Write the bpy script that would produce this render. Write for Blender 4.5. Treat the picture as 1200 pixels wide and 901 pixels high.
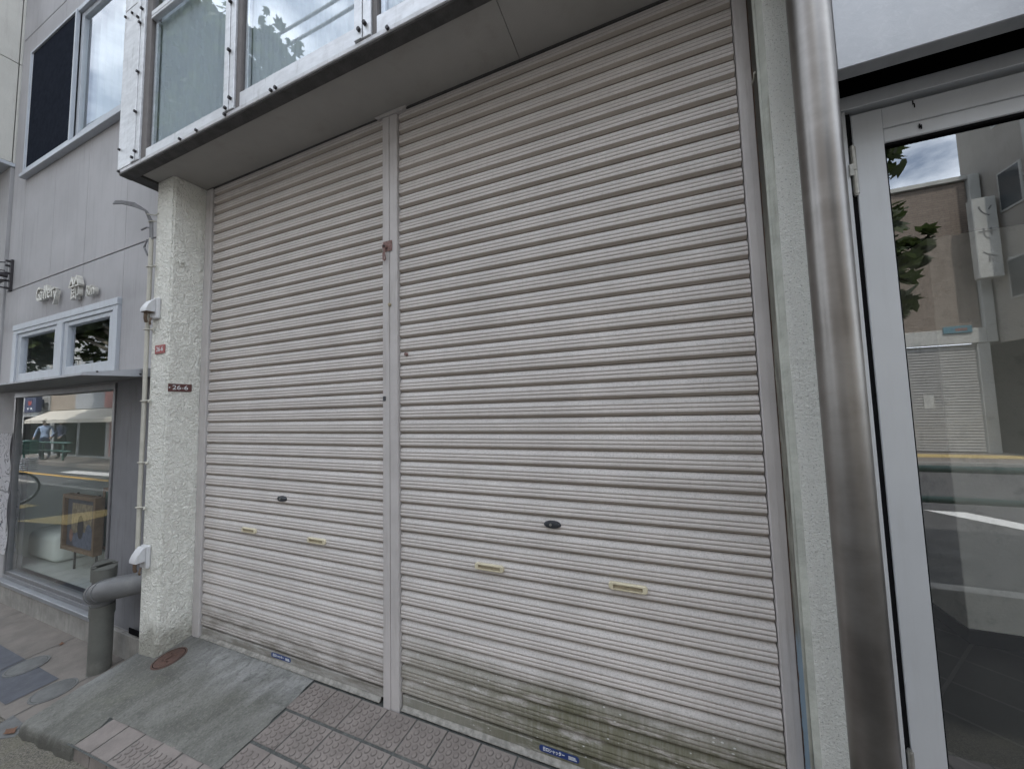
import bpy, bmesh, math, random
from mathutils import Vector, Matrix

# ------------------------------------------------------------------ camera, world, sun, exposure
for o in list(bpy.data.objects):
    bpy.data.objects.remove(o)
S = bpy.context.scene
COL = S.collection
F_PX, YAW, PITCH, ROLL = 416.48, .3838, .068, -.0262
CAM = Vector((2.974, -1.533, 1.5))

def cam_axes():
    f = Vector((-math.sin(YAW)*math.cos(PITCH), math.cos(YAW)*math.cos(PITCH), math.sin(PITCH)))
    r = Vector((math.cos(YAW), math.sin(YAW), 0)); u = r.cross(f)
    c, s = math.cos(ROLL), math.sin(ROLL)
    return c*r+s*u, -s*r+c*u, f
cr, cu, cf = cam_axes()
cd = bpy.data.cameras.new('camera'); cam = bpy.data.objects.new('camera', cd); COL.objects.link(cam)
cd.sensor_width = 36; cd.sensor_fit = 'HORIZONTAL'; cd.lens = 36*F_PX/1200
cd.clip_start = .02; cd.clip_end = 2000
m = Matrix((cr, cu, -cf)).transposed().to_4x4(); m.translation = CAM
cam.matrix_world = m
S.camera = cam

SUN_EL, SUN_AZ = math.radians(60), math.radians(14)   # azimuth from +Y (behind the facades) towards +X
w = bpy.data.worlds.new('World'); S.world = w; w.use_nodes = True
nt = w.node_tree; N = nt.nodes; L = nt.links
bg = N['Background']
sky = N.new('ShaderNodeTexSky'); sky.sky_type = 'NISHITA'; sky.sun_disc = False
sky.sun_elevation = SUN_EL; sky.sun_rotation = SUN_AZ
sky.air_density = 1.1; sky.dust_density = 2.6; sky.ozone_density = 1.2
tc = N.new('ShaderNodeTexCoord')
mp = N.new('ShaderNodeMapping'); mp.inputs['Scale'].default_value = (1.5, 1.5, 3.6); mp.inputs['Location'].default_value = (5.2, 3.1, .4)
cn = N.new('ShaderNodeTexNoise'); cn.inputs['Scale'].default_value = 1.7; cn.inputs['Detail'].default_value = 8; cn.inputs['Roughness'].default_value = .58
ramp = N.new('ShaderNodeValToRGB'); ramp.color_ramp.elements[0].color = (.16, .16, .16, 1); ramp.color_ramp.elements[0].position = .40; ramp.color_ramp.elements[1].position = .56
mx = N.new('ShaderNodeMix'); mx.data_type = 'RGBA'
mx.inputs['B'].default_value = (11.8, 12.7, 13.8, 1)
L.new(tc.outputs['Generated'], mp.inputs['Vector']); L.new(mp.outputs['Vector'], cn.inputs['Vector'])
L.new(cn.outputs['Fac'], ramp.inputs['Fac']); L.new(ramp.outputs['Color'], mx.inputs['Factor'])
L.new(sky.outputs['Color'], mx.inputs['A']); L.new(mx.outputs['Result'], bg.inputs['Color'])
bg.inputs['Strength'].default_value = .12
sl = bpy.data.lights.new('sun', 'SUN'); sl.energy = 2.3; sl.angle = math.radians(.5); sl.color = (1, .95, .87)
sun = bpy.data.objects.new('sun', sl); COL.objects.link(sun)
sd = Vector((math.sin(SUN_AZ)*math.cos(SUN_EL), math.cos(SUN_AZ)*math.cos(SUN_EL), math.sin(SUN_EL)))
sun.rotation_euler = sd.to_track_quat('Z', 'Y').to_euler(); sun.location = (0, 20, 40)
S.view_settings.view_transform = 'Standard'; S.view_settings.look = 'None'
S.view_settings.exposure = 1.24; S.view_settings.gamma = 1; S.view_settings.use_curve_mapping = False
S.render.engine = 'CYCLES'
S.cycles.max_bounces = 8; S.cycles.transparent_max_bounces = 12; S.cycles.use_denoising = True

# ------------------------------------------------------------------ node helpers
class G:
    def __init__(s, name):
        s.m = bpy.data.materials.new(name); s.m.use_nodes = True
        s.t = s.m.node_tree; s.n = s.t.nodes; s.b = s.n['Principled BSDF']
        s.tc = s.n.new('ShaderNodeTexCoord')
    def link(s, a, b): s.t.links.new(a, b)
    def co(s, scale=(1, 1, 1), loc=(0, 0, 0), rot=(0, 0, 0)):
        mp = s.n.new('ShaderNodeMapping')
        mp.inputs['Scale'].default_value = scale; mp.inputs['Location'].default_value = loc; mp.inputs['Rotation'].default_value = rot
        s.link(s.tc.outputs['Object'], mp.inputs['Vector']); return mp.outputs['Vector']
    def noise(s, scale, detail=4, rough=.55, sc=(1, 1, 1), loc=(0, 0, 0), dist=0):
        n = s.n.new('ShaderNodeTexNoise'); n.inputs['Scale'].default_value = scale
        n.inputs['Detail'].default_value = detail; n.inputs['Roughness'].default_value = rough; n.inputs['Distortion'].default_value = dist
        s.link(s.co(sc, loc), n.inputs['Vector']); return n.outputs['Fac']
    def vor(s, scale, sc=(1, 1, 1), feature='F1', out='Distance'):
        n = s.n.new('ShaderNodeTexVoronoi'); n.feature = feature; n.inputs['Scale'].default_value = scale
        s.link(s.co(sc), n.inputs['Vector']); return n.outputs[out]
    def ramp(s, fac, a, b, ca=0, cb=1):
        n = s.n.new('ShaderNodeMapRange'); n.interpolation_type = 'SMOOTHSTEP'
        n.inputs['From Min'].default_value = a; n.inputs['From Max'].default_value = b
        n.inputs['To Min'].default_value = ca; n.inputs['To Max'].default_value = cb
        s.link(fac, n.inputs['Value']); return n.outputs['Result']
    def math(s, op, a, b=None):
        n = s.n.new('ShaderNodeMath'); n.operation = op
        for i, x in enumerate((a, b)):
            if x is None: continue
            if isinstance(x, (int, float)): n.inputs[i].default_value = x
            else: s.link(x, n.inputs[i])
        return n.outputs[0]
    def mix(s, fac, a, b):
        n = s.n.new('ShaderNodeMix'); n.data_type = 'RGBA'
        for k, x in (('Factor', fac), ('A', a), ('B', b)):
            if isinstance(x, (int, float)): n.inputs[k].default_value = x
            elif isinstance(x, tuple): n.inputs[k].default_value = (*x[:3], 1)
            else: s.link(x, n.inputs[k])
        return n.outputs['Result']
    def xyz(s):
        n = s.n.new('ShaderNodeSeparateXYZ'); s.link(s.tc.outputs['Object'], n.inputs[0]); return n.outputs
    def bump(s, h, dist=.005, strength=1, prev=None):
        n = s.n.new('ShaderNodeBump'); n.inputs['Distance'].default_value = dist; n.inputs['Strength'].default_value = strength
        s.link(h, n.inputs['Height'])
        if prev is not None: s.link(prev, n.inputs['Normal'])
        s.link(n.outputs['Normal'], s.b.inputs['Normal']); return n.outputs['Normal']
    def col(s, c):
        if isinstance(c, tuple): s.b.inputs['Base Color'].default_value = (*c[:3], 1)
        else: s.link(c, s.b.inputs['Base Color'])
    def rough(s, r):
        if isinstance(r, (int, float)): s.b.inputs['Roughness'].default_value = r
        else: s.link(r, s.b.inputs['Roughness'])

def simple(name, c, rough=.6, metal=0, var=.25, scale=9, dirt=None, streak=False, bump=0, bscale=200):
    g = G(name)
    dark = tuple(x*(1-var) for x in c)
    col = g.mix(g.ramp(g.noise(scale, 6, .6), .3, .7), dark, c)
    if dirt:
        sc = (6, 6, .5) if streak else (1, 1, 1)
        col = g.mix(g.math('MULTIPLY', g.ramp(g.noise(5, 8, .7, sc, (3, 1, 7)), .5, .72), .7), col, dirt)
    g.col(col); g.rough(rough); g.b.inputs['Metallic'].default_value = metal
    if bump: g.bump(g.noise(bscale, 3), bump)
    return g.m

def glass(name, ior=2.1, tint=(.9, .95, .93), lo=0.0):
    m = bpy.data.materials.new(name); m.use_nodes = True; t = m.node_tree; n = t.nodes; n.remove(n['Principled BSDF'])
    out = n['Material Output']; tr = n.new('ShaderNodeBsdfTransparent'); tr.inputs[0].default_value = (*tint, 1)
    gl = n.new('ShaderNodeBsdfGlossy'); gl.inputs['Roughness'].default_value = .008; gl.inputs['Color'].default_value = (.95, .97, 1, 1)
    r0 = ((ior-1)/(ior+1))**2
    ge = n.new('ShaderNodeNewGeometry'); dt = n.new('ShaderNodeVectorMath'); dt.operation = 'DOT_PRODUCT'
    t.links.new(ge.outputs['Incoming'], dt.inputs[0]); t.links.new(ge.outputs['Normal'], dt.inputs[1])
    x = dt.outputs['Value']
    for op, v in (('ABSOLUTE', None), ('SUBTRACT', 1), ('POWER', 5), ('MULTIPLY', 1-r0), ('ADD', r0)):
        q = n.new('ShaderNodeMath'); q.operation = op
        if op == 'SUBTRACT': q.inputs[0].default_value = 1; t.links.new(x, q.inputs[1])
        else:
            t.links.new(x, q.inputs[0])
            if v is not None: q.inputs[1].default_value = v
        x = q.outputs[0]
    mi = n.new('ShaderNodeMixShader')
    t.links.new(x, mi.inputs[0]); t.links.new(tr.outputs[0], mi.inputs[1]); t.links.new(gl.outputs[0], mi.inputs[2])
    t.links.new(mi.outputs[0], out.inputs['Surface'])
    return m

# ------------------------------------------------------------------ mesh helpers
def box(bm, x0, x1, y0, y1, z0, z1, bev=0, mi=0, seg=1):
    r = bmesh.ops.create_cube(bm, size=1)
    vs = r['verts']
    for v in vs:
        v.co = Vector((x0+(v.co.x+.5)*(x1-x0), y0+(v.co.y+.5)*(y1-y0), z0+(v.co.z+.5)*(z1-z0)))
    fs = list({f for v in vs for f in v.link_faces})
    for f in fs: f.material_index = mi
    if bev:
        es = list({e for v in vs for e in v.link_edges})
        rr = bmesh.ops.bevel(bm, geom=es, offset=bev, segments=seg, affect='EDGES', profile=.5)
        for f in rr['faces']: f.material_index = mi
    return vs

def poly(bm, pts, mi=0):
    f = bm.faces.new([bm.verts.new(p) for p in pts]); f.material_index = mi; return f

def tube(bm, path, rad, n=12, mi=0, cap=True):
    rings = []; P = [Vector(p) for p in path]
    up = Vector((.123, .456, .88)).normalized()
    for i, p in enumerate(P):
        t = (P[min(i+1, len(P)-1)]-P[max(i-1, 0)]).normalized()
        a = t.cross(up); a = a.normalized() if a.length > 1e-4 else t.orthogonal().normalized()
        b = t.cross(a); r = rad[i] if isinstance(rad, (list, tuple)) else rad
        rings.append([bm.verts.new(p+r*(math.cos(2*math.pi*k/n)*a+math.sin(2*math.pi*k/n)*b)) for k in range(n)])
    for i in range(len(rings)-1):
        for k in range(n):
            f = bm.faces.new((rings[i][k], rings[i][(k+1) % n], rings[i+1][(k+1) % n], rings[i+1][k])); f.material_index = mi; f.smooth = True
    if cap:
        for rg in (rings[0], rings[-1]):
            f = bm.faces.new(rg); f.material_index = mi

def cyl(bm, c, ax, r, h, n=20, mi=0, r2=None):
    c = Vector(c); ax = Vector(ax).normalized()
    tube(bm, [c, c+ax*h], [r, r if r2 is None else r2], n, mi)

def prism(bm, pts, ext, mi=0):
    """closed outline pts extruded along vector ext"""
    e = Vector(ext); a = [bm.verts.new(p) for p in pts]; b = [bm.verts.new(Vector(p)+e) for p in pts]
    n = len(a)
    fs = [bm.faces.new(a), bm.faces.new(b[::-1])]
    for i in range(n): fs.append(bm.faces.new((a[i], b[i], b[(i+1) % n], a[(i+1) % n])))
    for f in fs: f.material_index = mi

def obj(name, bm, mats, parent=None, smooth=None, label=None):
    me = bpy.data.meshes.new(name)
    bmesh.ops.recalc_face_normals(bm, faces=bm.faces[:])
    bm.to_mesh(me); bm.free()
    for mt in (mats if isinstance(mats, (list, tuple)) else [mats]): me.materials.append(mt)
    if smooth:
        me.polygons.foreach_set('use_smooth', [True]*len(me.polygons)); me.set_sharp_from_angle(angle=math.radians(smooth))
    o = bpy.data.objects.new(name, me); COL.objects.link(o)
    if parent is not None: attach(o, parent)
    if label: o['label'] = label
    return o
def attach(o, parent):
    o.parent = parent; o.matrix_parent_inverse = world_of(parent).inverted()
def world_of(o):
    mw = Matrix.LocRotScale(o.location, o.rotation_euler, o.scale)
    return world_of(o.parent) @ o.matrix_parent_inverse @ mw if o.parent else mw
def thing(name, label, cat, loc=(0, 0, 0), group=None):
    o = bpy.data.objects.new(name, None); COL.objects.link(o); o.location = loc; o.empty_display_size = .1
    return tag(o, label, cat, group)
def tag(o, label, cat, group=None):
    o['label'] = label; o['category'] = cat
    if group: o['group'] = group
    return o
def struct(o, kind='structure'):
    o['kind'] = kind; return o
def B(): return bmesh.new()

def text_bm(bm, body, size, origin, xdir, zdir, depth, mi=0, sx=1, align='CENTER', offset=0):
    cu_ = bpy.data.curves.new('lettering', 'FONT'); cu_.body = body; cu_.size = size
    cu_.extrude = depth/2; cu_.align_x = align; cu_.align_y = 'CENTER'; cu_.resolution_u = 3; cu_.offset = offset
    o = bpy.data.objects.new('lettering', cu_); COL.objects.link(o)
    dg = bpy.context.evaluated_depsgraph_get(); dg.update()
    me = bpy.data.meshes.new_from_object(o.evaluated_get(dg))
    X = Vector(xdir); Z = Vector(zdir); Yn = X.cross(Z)
    mt = Matrix((X*sx, Z, Yn)).transposed().to_4x4(); mt.translation = Vector(origin)
    me.transform(mt)
    me.materials.clear()
    for p_ in me.polygons: p_.material_index = mi
    bm.from_mesh(me)
    bpy.data.objects.remove(o); bpy.data.curves.remove(cu_); bpy.data.meshes.remove(me)

def holed(bm, x0, x1, z0, z1, yf, yb, holes, mi=0):
    """vertical slab between y=yf (front) and yb with rectangular openings (x0,x1,z0,z1)"""
    xs = sorted({x0, x1, *[h[i] for h in holes for i in (0, 1) if x0 < h[i] < x1]})
    zs = sorted({z0, z1, *[h[i] for h in holes for i in (2, 3) if z0 < h[i] < z1]})
    def solid(i, j):
        if i < 0 or j < 0 or i >= len(xs)-1 or j >= len(zs)-1: return False
        cx, cz = (xs[i]+xs[i+1])/2, (zs[j]+zs[j+1])/2
        return not any(h[0] < cx < h[1] and h[2] < cz < h[3] for h in holes)
    vc = {}
    def V(x, y, z):
        k = (x, y, z)
        if k not in vc: vc[k] = bm.verts.new(k)
        return vc[k]
    def q(*p):
        f = bm.faces.new([V(*a) for a in p]); f.material_index = mi
    for i in range(len(xs)-1):
        for j in range(len(zs)-1):
            if not solid(i, j): continue
            a, b, c, d = xs[i], xs[i+1], zs[j], zs[j+1]
            q((a, yf, c), (b, yf, c), (b, yf, d), (a, yf, d)); q((a, yb, c), (a, yb, d), (b, yb, d), (b, yb, c))
            if not solid(i-1, j): q((a, yf, c), (a, yf, d), (a, yb, d), (a, yb, c))
            if not solid(i+1, j): q((b, yf, c), (b, yb, c), (b, yb, d), (b, yf, d))
            if not solid(i, j-1): q((a, yf, c), (a, yb, c), (b, yb, c), (b, yf, c))
            if not solid(i, j+1): q((a, yf, d), (b, yf, d), (b, yb, d), (a, yb, d))

def frame(bm, x0, x1, z0, z1, y0, y1, t, bev=.002, tb=None, tt=None):
    """rectangular frame, butted members; t side width, tb bottom, tt top"""
    tb = tb or t; tt = tt or t
    box(bm, x0, x0+t, y0, y1, z0, z1, bev); box(bm, x1-t, x1, y0, y1, z0, z1, bev)
    box(bm, x0+t+.0005, x1-t-.0005, y0+.001, y1-.001, z0, z0+tb, bev); box(bm, x0+t+.0005, x1-t-.0005, y0+.001, y1-.001, z1-tt, z1, bev)

# ------------------------------------------------------------------ materials
def slat_mat(name, base, dusty=0, grime_shade=0):
    g = G(name); X, Y, Z = g.xyz()
    col = g.mix(g.ramp(g.noise(3, 5, .6), .3, .7), tuple(c*.88 for c in base), base)
    col = g.mix(g.math('MULTIPLY', g.ramp(g.noise(14, 4, .7, (8, 8, .8)), .45, .75), .25), col, (.36, .33, .3))   # runs
    col = g.mix(g.math('MULTIPLY', g.ramp(g.noise(110, 4, .75, (.7, 1, 2)), .58, .72), .5), col, (.2, .18, .16))      # flecks of dirt
    if dusty:
        col = g.mix(g.math('MULTIPLY', g.ramp(g.noise(260, 3, .8, (.6, 1, 1)), .46, .66), .5), col, (.24, .23, .22))
        col = g.mix(g.math('MULTIPLY', g.ramp(g.noise(1.3, 5, .7, (.6, 1, 9), (4, 0, 2)), .5, .7), .35), col, (.25, .24, .225))
    if grime_shade:
        col = g.mix(grime_shade, col, (.21, .175, .145))
    # algae and road splash low on the curtain: strongest at the right, a thinner dark band at the left
    n1 = g.noise(2.2, 6, .65, (.8, 1, 1.6), (1, 0, 5)); n2 = g.noise(9, 6, .7, (.5, 1, 2))
    hgt = g.math('ADD', Z, g.math('MULTIPLY', n1, -.30))
    rx = g.ramp(X, 1.75, 2.6, .6, 1.0)
    low = g.ramp(hgt, .07, .26, 1, 0)
    alg = g.math('MULTIPLY', g.math('MULTIPLY', low, rx), g.ramp(n2, .26, .5))
    right = g.ramp(X, 1.62, 1.68)
    alg = g.math('MULTIPLY', g.math('MULTIPLY', alg, right), g.ramp(g.noise(16, 5, .7, (3.5, 1, .35), (2, 0, 0)), .32, .62, .80, .96))
    col = g.mix(alg, col, g.mix(g.noise(6, 4), (.085, .088, .05), (.145, .135, .085)))
    fl = g.ramp(g.vor(38, (.7, 1, 1.6)), .10, .16, 1, 0)
    fl = g.math('MULTIPLY', g.math('MULTIPLY', fl, g.ramp(g.noise(5, 3, .6, (1, 1, 1), (9, 2, 1)), .5, .58)), g.math('MULTIPLY', g.ramp(Z, .3, .5, 1, 0), right))
    col = g.mix(g.math('MULTIPLY', fl, .9), col, (.6, .6, .58))
    left = g.math('SUBTRACT', 1, right)
    soil = g.math('MULTIPLY', g.math('MULTIPLY', g.ramp(hgt, -.05, .16, 1, 0), left), g.ramp(n2, .35, .65, .25, .85))
    col = g.mix(soil, col, (.15, .135, .11))
    g.col(col); g.rough(g.ramp(n2, .3, .7, .45, .65)); g.b.inputs['Specular IOR Level'].default_value = .35
    g.bump(g.noise(120, 3, .6, (.2, 1, 1)), .0006)
    return g.m
SLAT = [slat_mat('slat_paint', (.635, .59, .565)), slat_mat('slat_paint_dusty', (.62, .585, .565), dusty=1), slat_mat('slat_paint_shaded_grimy', (.58, .515, .455), grime_shade=.34), slat_mat('slat_groove', (.5, .46, .43), grime_shade=.5), slat_mat('slat_joint', (.3, .26, .22), grime_shade=.8)]  # underside facets have their shadow put into the colour along with grime
STEEL_PAINT = simple('guide_rail_paint', (.53, .50, .49), .5, 0, .14, 5, (.36, .33, .31), True, .0004, 90)
BARMAT = slat_mat('bottom_bar_paint', (.50, .485, .46), dusty=1)
ALU_LIP = simple('bottom_lip_aluminium', (.33, .315, .285), .55, .1, .45, 40, (.11, .10, .08))
CREAM = simple('cream_plastic', (.70, .63, .46), .4, 0, .12, 20, (.4, .34, .24))
CREAM_DARK = simple('cream_recess', (.42, .36, .25), .6, 0, .3, 60)
LOCKM = simple('lock_plastic', (.06, .065, .075), .35, .3, .3, 60)
BLUE = simple('sticker_blue', (.02, .045, .17), .35, 0, .12, 60)
WHITE_INK = simple('white_ink', (.72, .74, .76), .5, 0, .1, 30)
RUST = simple('rusty_steel', (.32, .20, .18), .75, .2, .45, 80, (.16, .09, .07), False, .001, 200)
RUSTLID = simple('rusty_cast_iron', (.13, .075, .058), .8, .2, .35, 60, (.07, .05, .045), False, .0015, 260)
DARKBOLT = simple('dark_bolt', (.045, .04, .045), .6, .3, .4, 80)

def stucco(name, c, scale, dist, dirt, pits=.0):
    g = G(name)
    v = g.noise(scale, 3, .55, (1, 1, 1), (0, 0, 0), 1.4)
    v2 = g.noise(scale*.45, 4, .6, (1, 1, .8), (5, 3, 1), .8)
    h = g.math('ADD', g.ramp(v, .35, .66), g.math('MULTIPLY', g.ramp(v2, .35, .65), .8))
    Z = g.xyz()[2]
    n = g.noise(1.6, 7, .65, (1.4, 1.4, .5))
    col = g.mix(g.ramp(n, .35, .7), tuple(x*.9 for x in c), c)
    col = g.mix(g.math('MULTIPLY', g.ramp(g.noise(2.6, 7, .7, (3, 3, .5), (2, 5, 1)),   .55, .75), .25), col, dirt)
    low = g.math('MULTIPLY', g.ramp(g.math('ADD', Z, g.math('MULTIPLY', g.noise(9, 5), -.25)), -.10, .06, 1, 0), .85)
    col = g.mix(low, col, tuple(x*.6 for x in dirt))
    if pits: col = g.mix(g.math('MULTIPLY', g.ramp(g.noise(scale*1.1, 2, .5, (1, 1, 1), (3, 3, 3)), .60, .68), pits), col, (.15, .15, .13))
    g.col(col); g.rough(.85); g.bump(h, dist)
    return g.m
STUCCO = stucco('white_sprayed_stucco', (.88, .87, .80), 42, .0066, (.55, .53, .45))
STUCCO_FINE = stucco('fine_white_stucco', (.80, .80, .75), 150, .0020, (.52, .52, .46), .5)
def reveal_mat():
    g = G('worn_reveal_paint'); X, Y, Z = g.xyz()
    n = g.noise(8, 7, .7, (3, 3, .7))
    col = g.mix(g.ramp(n, .35, .65), (.13, .125, .105), (.26, .255, .215))
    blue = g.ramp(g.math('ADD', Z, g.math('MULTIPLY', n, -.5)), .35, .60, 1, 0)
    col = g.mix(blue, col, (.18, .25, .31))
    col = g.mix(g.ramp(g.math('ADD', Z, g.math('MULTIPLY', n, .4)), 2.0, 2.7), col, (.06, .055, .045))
    edge = g.ramp(g.math('ADD', Y, g.math('MULTIPLY', g.noise(30, 5, .8, (1, 1, 1)), .045)), .012, .02)
    col = g.mix(edge, col, (.13, .075, .045))
    g.col(col); g.rough(.8); g.bump(n, .004); return g.m
REVEAL = reveal_mat()
CHAMFER = simple('grey_green_render', (.48, .49, .44), .85, 0, .25, 12, (.22, .22, .18), True, .003, 60)
SOFFIT = simple('painted_soffit_board', (.40, .385, .36), .8, 0, .10, 2.5, (.33, .31, .28), False, .0008, 160)
BEAM = simple('weathered_beam', (.085, .082, .08), .8, 0, .4, 18, (.07, .068, .065), False, .003, 120)
def silver(name, c, metal, rough, dirt):
    g = G(name)
    col = g.mix(g.ramp(g.noise(10, 6, .6, (1, 1, 3)), .35, .65), tuple(x*.85 for x in c), c)
    d = g.math('MULTIPLY', g.ramp(g.noise(6, 8, .75, (4.5, 4.5, .5), (3, 3, 3)), .54, .74), .65)
    col = g.mix(d, col, dirt); g.col(col); g.b.inputs['Metallic'].default_value = metal
    g.rough(g.ramp(g.noise(30, 4), .3, .7, rough-.07, rough+.1)); g.bump(g.noise(60, 3, .5, (.3, 1, 2)), .0004)
    return g.m
BAYALU = silver('weathered_aluminium', (.66, .67, .69), .45, .42, (.22, .21, .20))
BAYRAIL = silver('stained_aluminium', (.56, .56, .57), .4, .5, (.16, .155, .15))
GASKET = simple('brown_gasket', (.14, .125, .12), .6, 0, .2, 20)
def curtain_mat():
    g = G('sheer_white_curtain'); g.col((.58, .63, .655)); g.rough(.9)
    t = g.n.new('ShaderNodeBsdfTranslucent'); t.inputs[0].default_value = (.8, .85, .82, 1)
    m2 = g.n.new('ShaderNodeMixShader'); m2.inputs[0].default_value = .10
    g.link(g.b.outputs[0], m2.inputs[1]); g.link(t.outputs[0], m2.inputs[2]); g.link(m2.outputs[0], g.n['Material Output'].inputs['Surface'])
    return g.m
CURTAIN = curtain_mat()
GLASS_BAY = glass('bay_glass', 2.5, (.94, .975, 1.0)); GLASS_GAL = glass('gallery_glass', 2.0, (.95, .98, .96)); GLASS_DOOR = glass('door_film_glass', 2.9, (.80, .82, .81))
GLASS_UPPER = glass('upper_window_glass', 1.55, (.92, .95, .95))

def gal_mat():
    g = G('grey_painted_panel'); X, Y, Z = g.xyz()
    col = g.mix(g.ramp(g.noise(1.2, 6, .6), .3, .7), (.335, .328, .338), (.415, .408, .42))
    col = g.mix(g.math('MULTIPLY', g.ramp(g.noise(5, 7, .7, (4, 4, .22)), .48, .72), .4), col, (.24, .235, .245))
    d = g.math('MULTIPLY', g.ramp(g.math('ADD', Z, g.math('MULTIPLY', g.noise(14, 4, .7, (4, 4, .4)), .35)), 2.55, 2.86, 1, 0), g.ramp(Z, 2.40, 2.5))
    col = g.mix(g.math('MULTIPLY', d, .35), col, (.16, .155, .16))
    g.col(col); g.rough(.7); g.bump(g.noise(140, 3), .0012); return g.m
GALWALL = gal_mat()
PLINTH = simple('bare_concrete', (.34, .325, .30), .9, 0, .35, 6, (.17, .16, .15), True, .003, 50)
GALFRAME = simple('pale_grey_frame', (.47, .50, .545), .45, .15, .08, 8, (.38, .39, .41), True)
DWFRAME = simple('anodised_frame', (.24, .24, .25), .4, .5, .15, 12)
SILL = simple('silver_sill', (.36, .37, .39), .4, .5, .15, 9, (.3, .3, .3))
SCREEN = simple('dark_insect_screen', (.024, .028, .038), .6, 0, .2, 20)
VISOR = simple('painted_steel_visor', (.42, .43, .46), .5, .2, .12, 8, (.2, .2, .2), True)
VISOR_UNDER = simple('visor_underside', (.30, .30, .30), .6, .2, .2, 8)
LETTER = simple('aged_silver_letters', (.72, .70, .64), .36, .45, .35, 25, (.2, .19, .17), True)
PIPE = simple('grey_pvc', (.125, .125, .112), .5, 0, .18, 12, (.19, .185, .165), False, .0006, 180)
PIPE2 = simple('grey_pvc_elbow', (.145, .145, .147), .42, 0, .15, 12, (.21, .21, .20))
CONDUIT = simple('cream_conduit', (.50, .48, .42), .55, 0, .15, 14, (.3, .28, .24), True)
HOOD = simple('pale_grey_hood', (.58, .58, .59), .45, 0, .08, 20, (.4, .39, .37), True)
HOODIN = simple('rusty_hood_inside', (.17, .12, .085), .8, 0, .3, 60)
CABLE = simple('grey_cable', (.20, .20, .21), .6, 0, .2, 40)
PLATE_RED = simple('faded_red_plate', (.36, .085, .08), .5, 0, .2, 60, (.25, .12, .1))
PLATE_BROWN = simple('dark_brown_plate', (.12, .045, .04), .5, 0, .3, 60, (.06, .04, .04))

def stainless():
    g = G('brushed_stainless')
    n = g.noise(120, 4, .7, (1, 1, .02)); n2 = g.noise(3, 6, .6, (1, 1, 1.5))
    g.col(g.mix(g.ramp(n2, .3, .7), (.215, .20, .188), (.31, .295, .28))); g.b.inputs['Metallic'].default_value = 1
    g.rough(g.ramp(n2, .3, .7, .36, .42)); return g.m
STAINLESS = stainless()
def fascia():
    g = G('worn_aluminium_panel')
    n = g.noise(2.2, 8, .7); n3 = g.noise(26, 6, .75, (1, 1, 1), (3, 0, 0), 1.5)
    col = g.mix(g.ramp(n, .3, .7), (.30, .305, .32), (.43, .435, .45))
    col = g.mix(g.math('MULTIPLY', g.ramp(n3, .5, .66), .10), col, (.66, .66, .65))
    g.col(col); g.b.inputs['Metallic'].default_value = .55; g.rough(g.ramp(n, .3, .7, .34, .5)); g.bump(n3, .0005); return g.m
FASCIA = fascia()
DOORALU = simple('satin_aluminium', (.60, .615, .64), .42, .25, .05, 3, (.55, .56, .58), True)
BLACK = simple('black_void', (.012, .012, .013), .8, 0, .2, 9)
HINGE = simple('steel_hinge', (.42, .41, .38), .35, .8, .2, 60)
INWALL = simple('interior_plaster', (.76, .74, .70), .85, 0, .1, 5, (.33, .32, .30), False, .002, 60)
def brickmat(name, c1, c2, mortar, sw, sh, ms, rough=.7, rot=(0, 0, 0), off=.0, bumpd=.002, scale=1):
    g = G(name); n = g.n.new('ShaderNodeTexBrick'); n.offset = off
    n.inputs['Scale'].default_value = scale; n.inputs['Brick Width'].default_value = sw; n.inputs['Row Height'].default_value = sh
    n.inputs['Mortar Size'].default_value = ms; n.inputs['Color1'].default_value = (*c1, 1); n.inputs['Color2'].default_value = (*c2, 1); n.inputs['Mortar'].default_value = (*mortar, 1)
    g.link(g.co((1, 1, 1), (0, 0, 0), rot), n.inputs['Vector'])
    col = g.mix(g.math('MULTIPLY', g.ramp(g.noise(9, 6, .7), .4, .7), .35), n.outputs['Color'], tuple(x*.5 for x in c1))
    g.col(col); g.rough(rough); g.bump(g.math('SUBTRACT', 1, n.outputs['Fac']), bumpd); return g.m
INFLOOR = brickmat('dark_floor_tile', (.028, .026, .025), (.04, .036, .034), (.09, .085, .08), .3, .3, .008, .35, (0, 0, math.radians(38)))
GALFLOOR = brickmat('pale_floor_tile', (.50, .52, .50), (.54, .55, .53), (.38, .39, .38), .6, .6, .006, .4)
WHITEWALL = simple('gallery_white', (.80, .83, .80), .8, 0, .06, 3)

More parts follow.
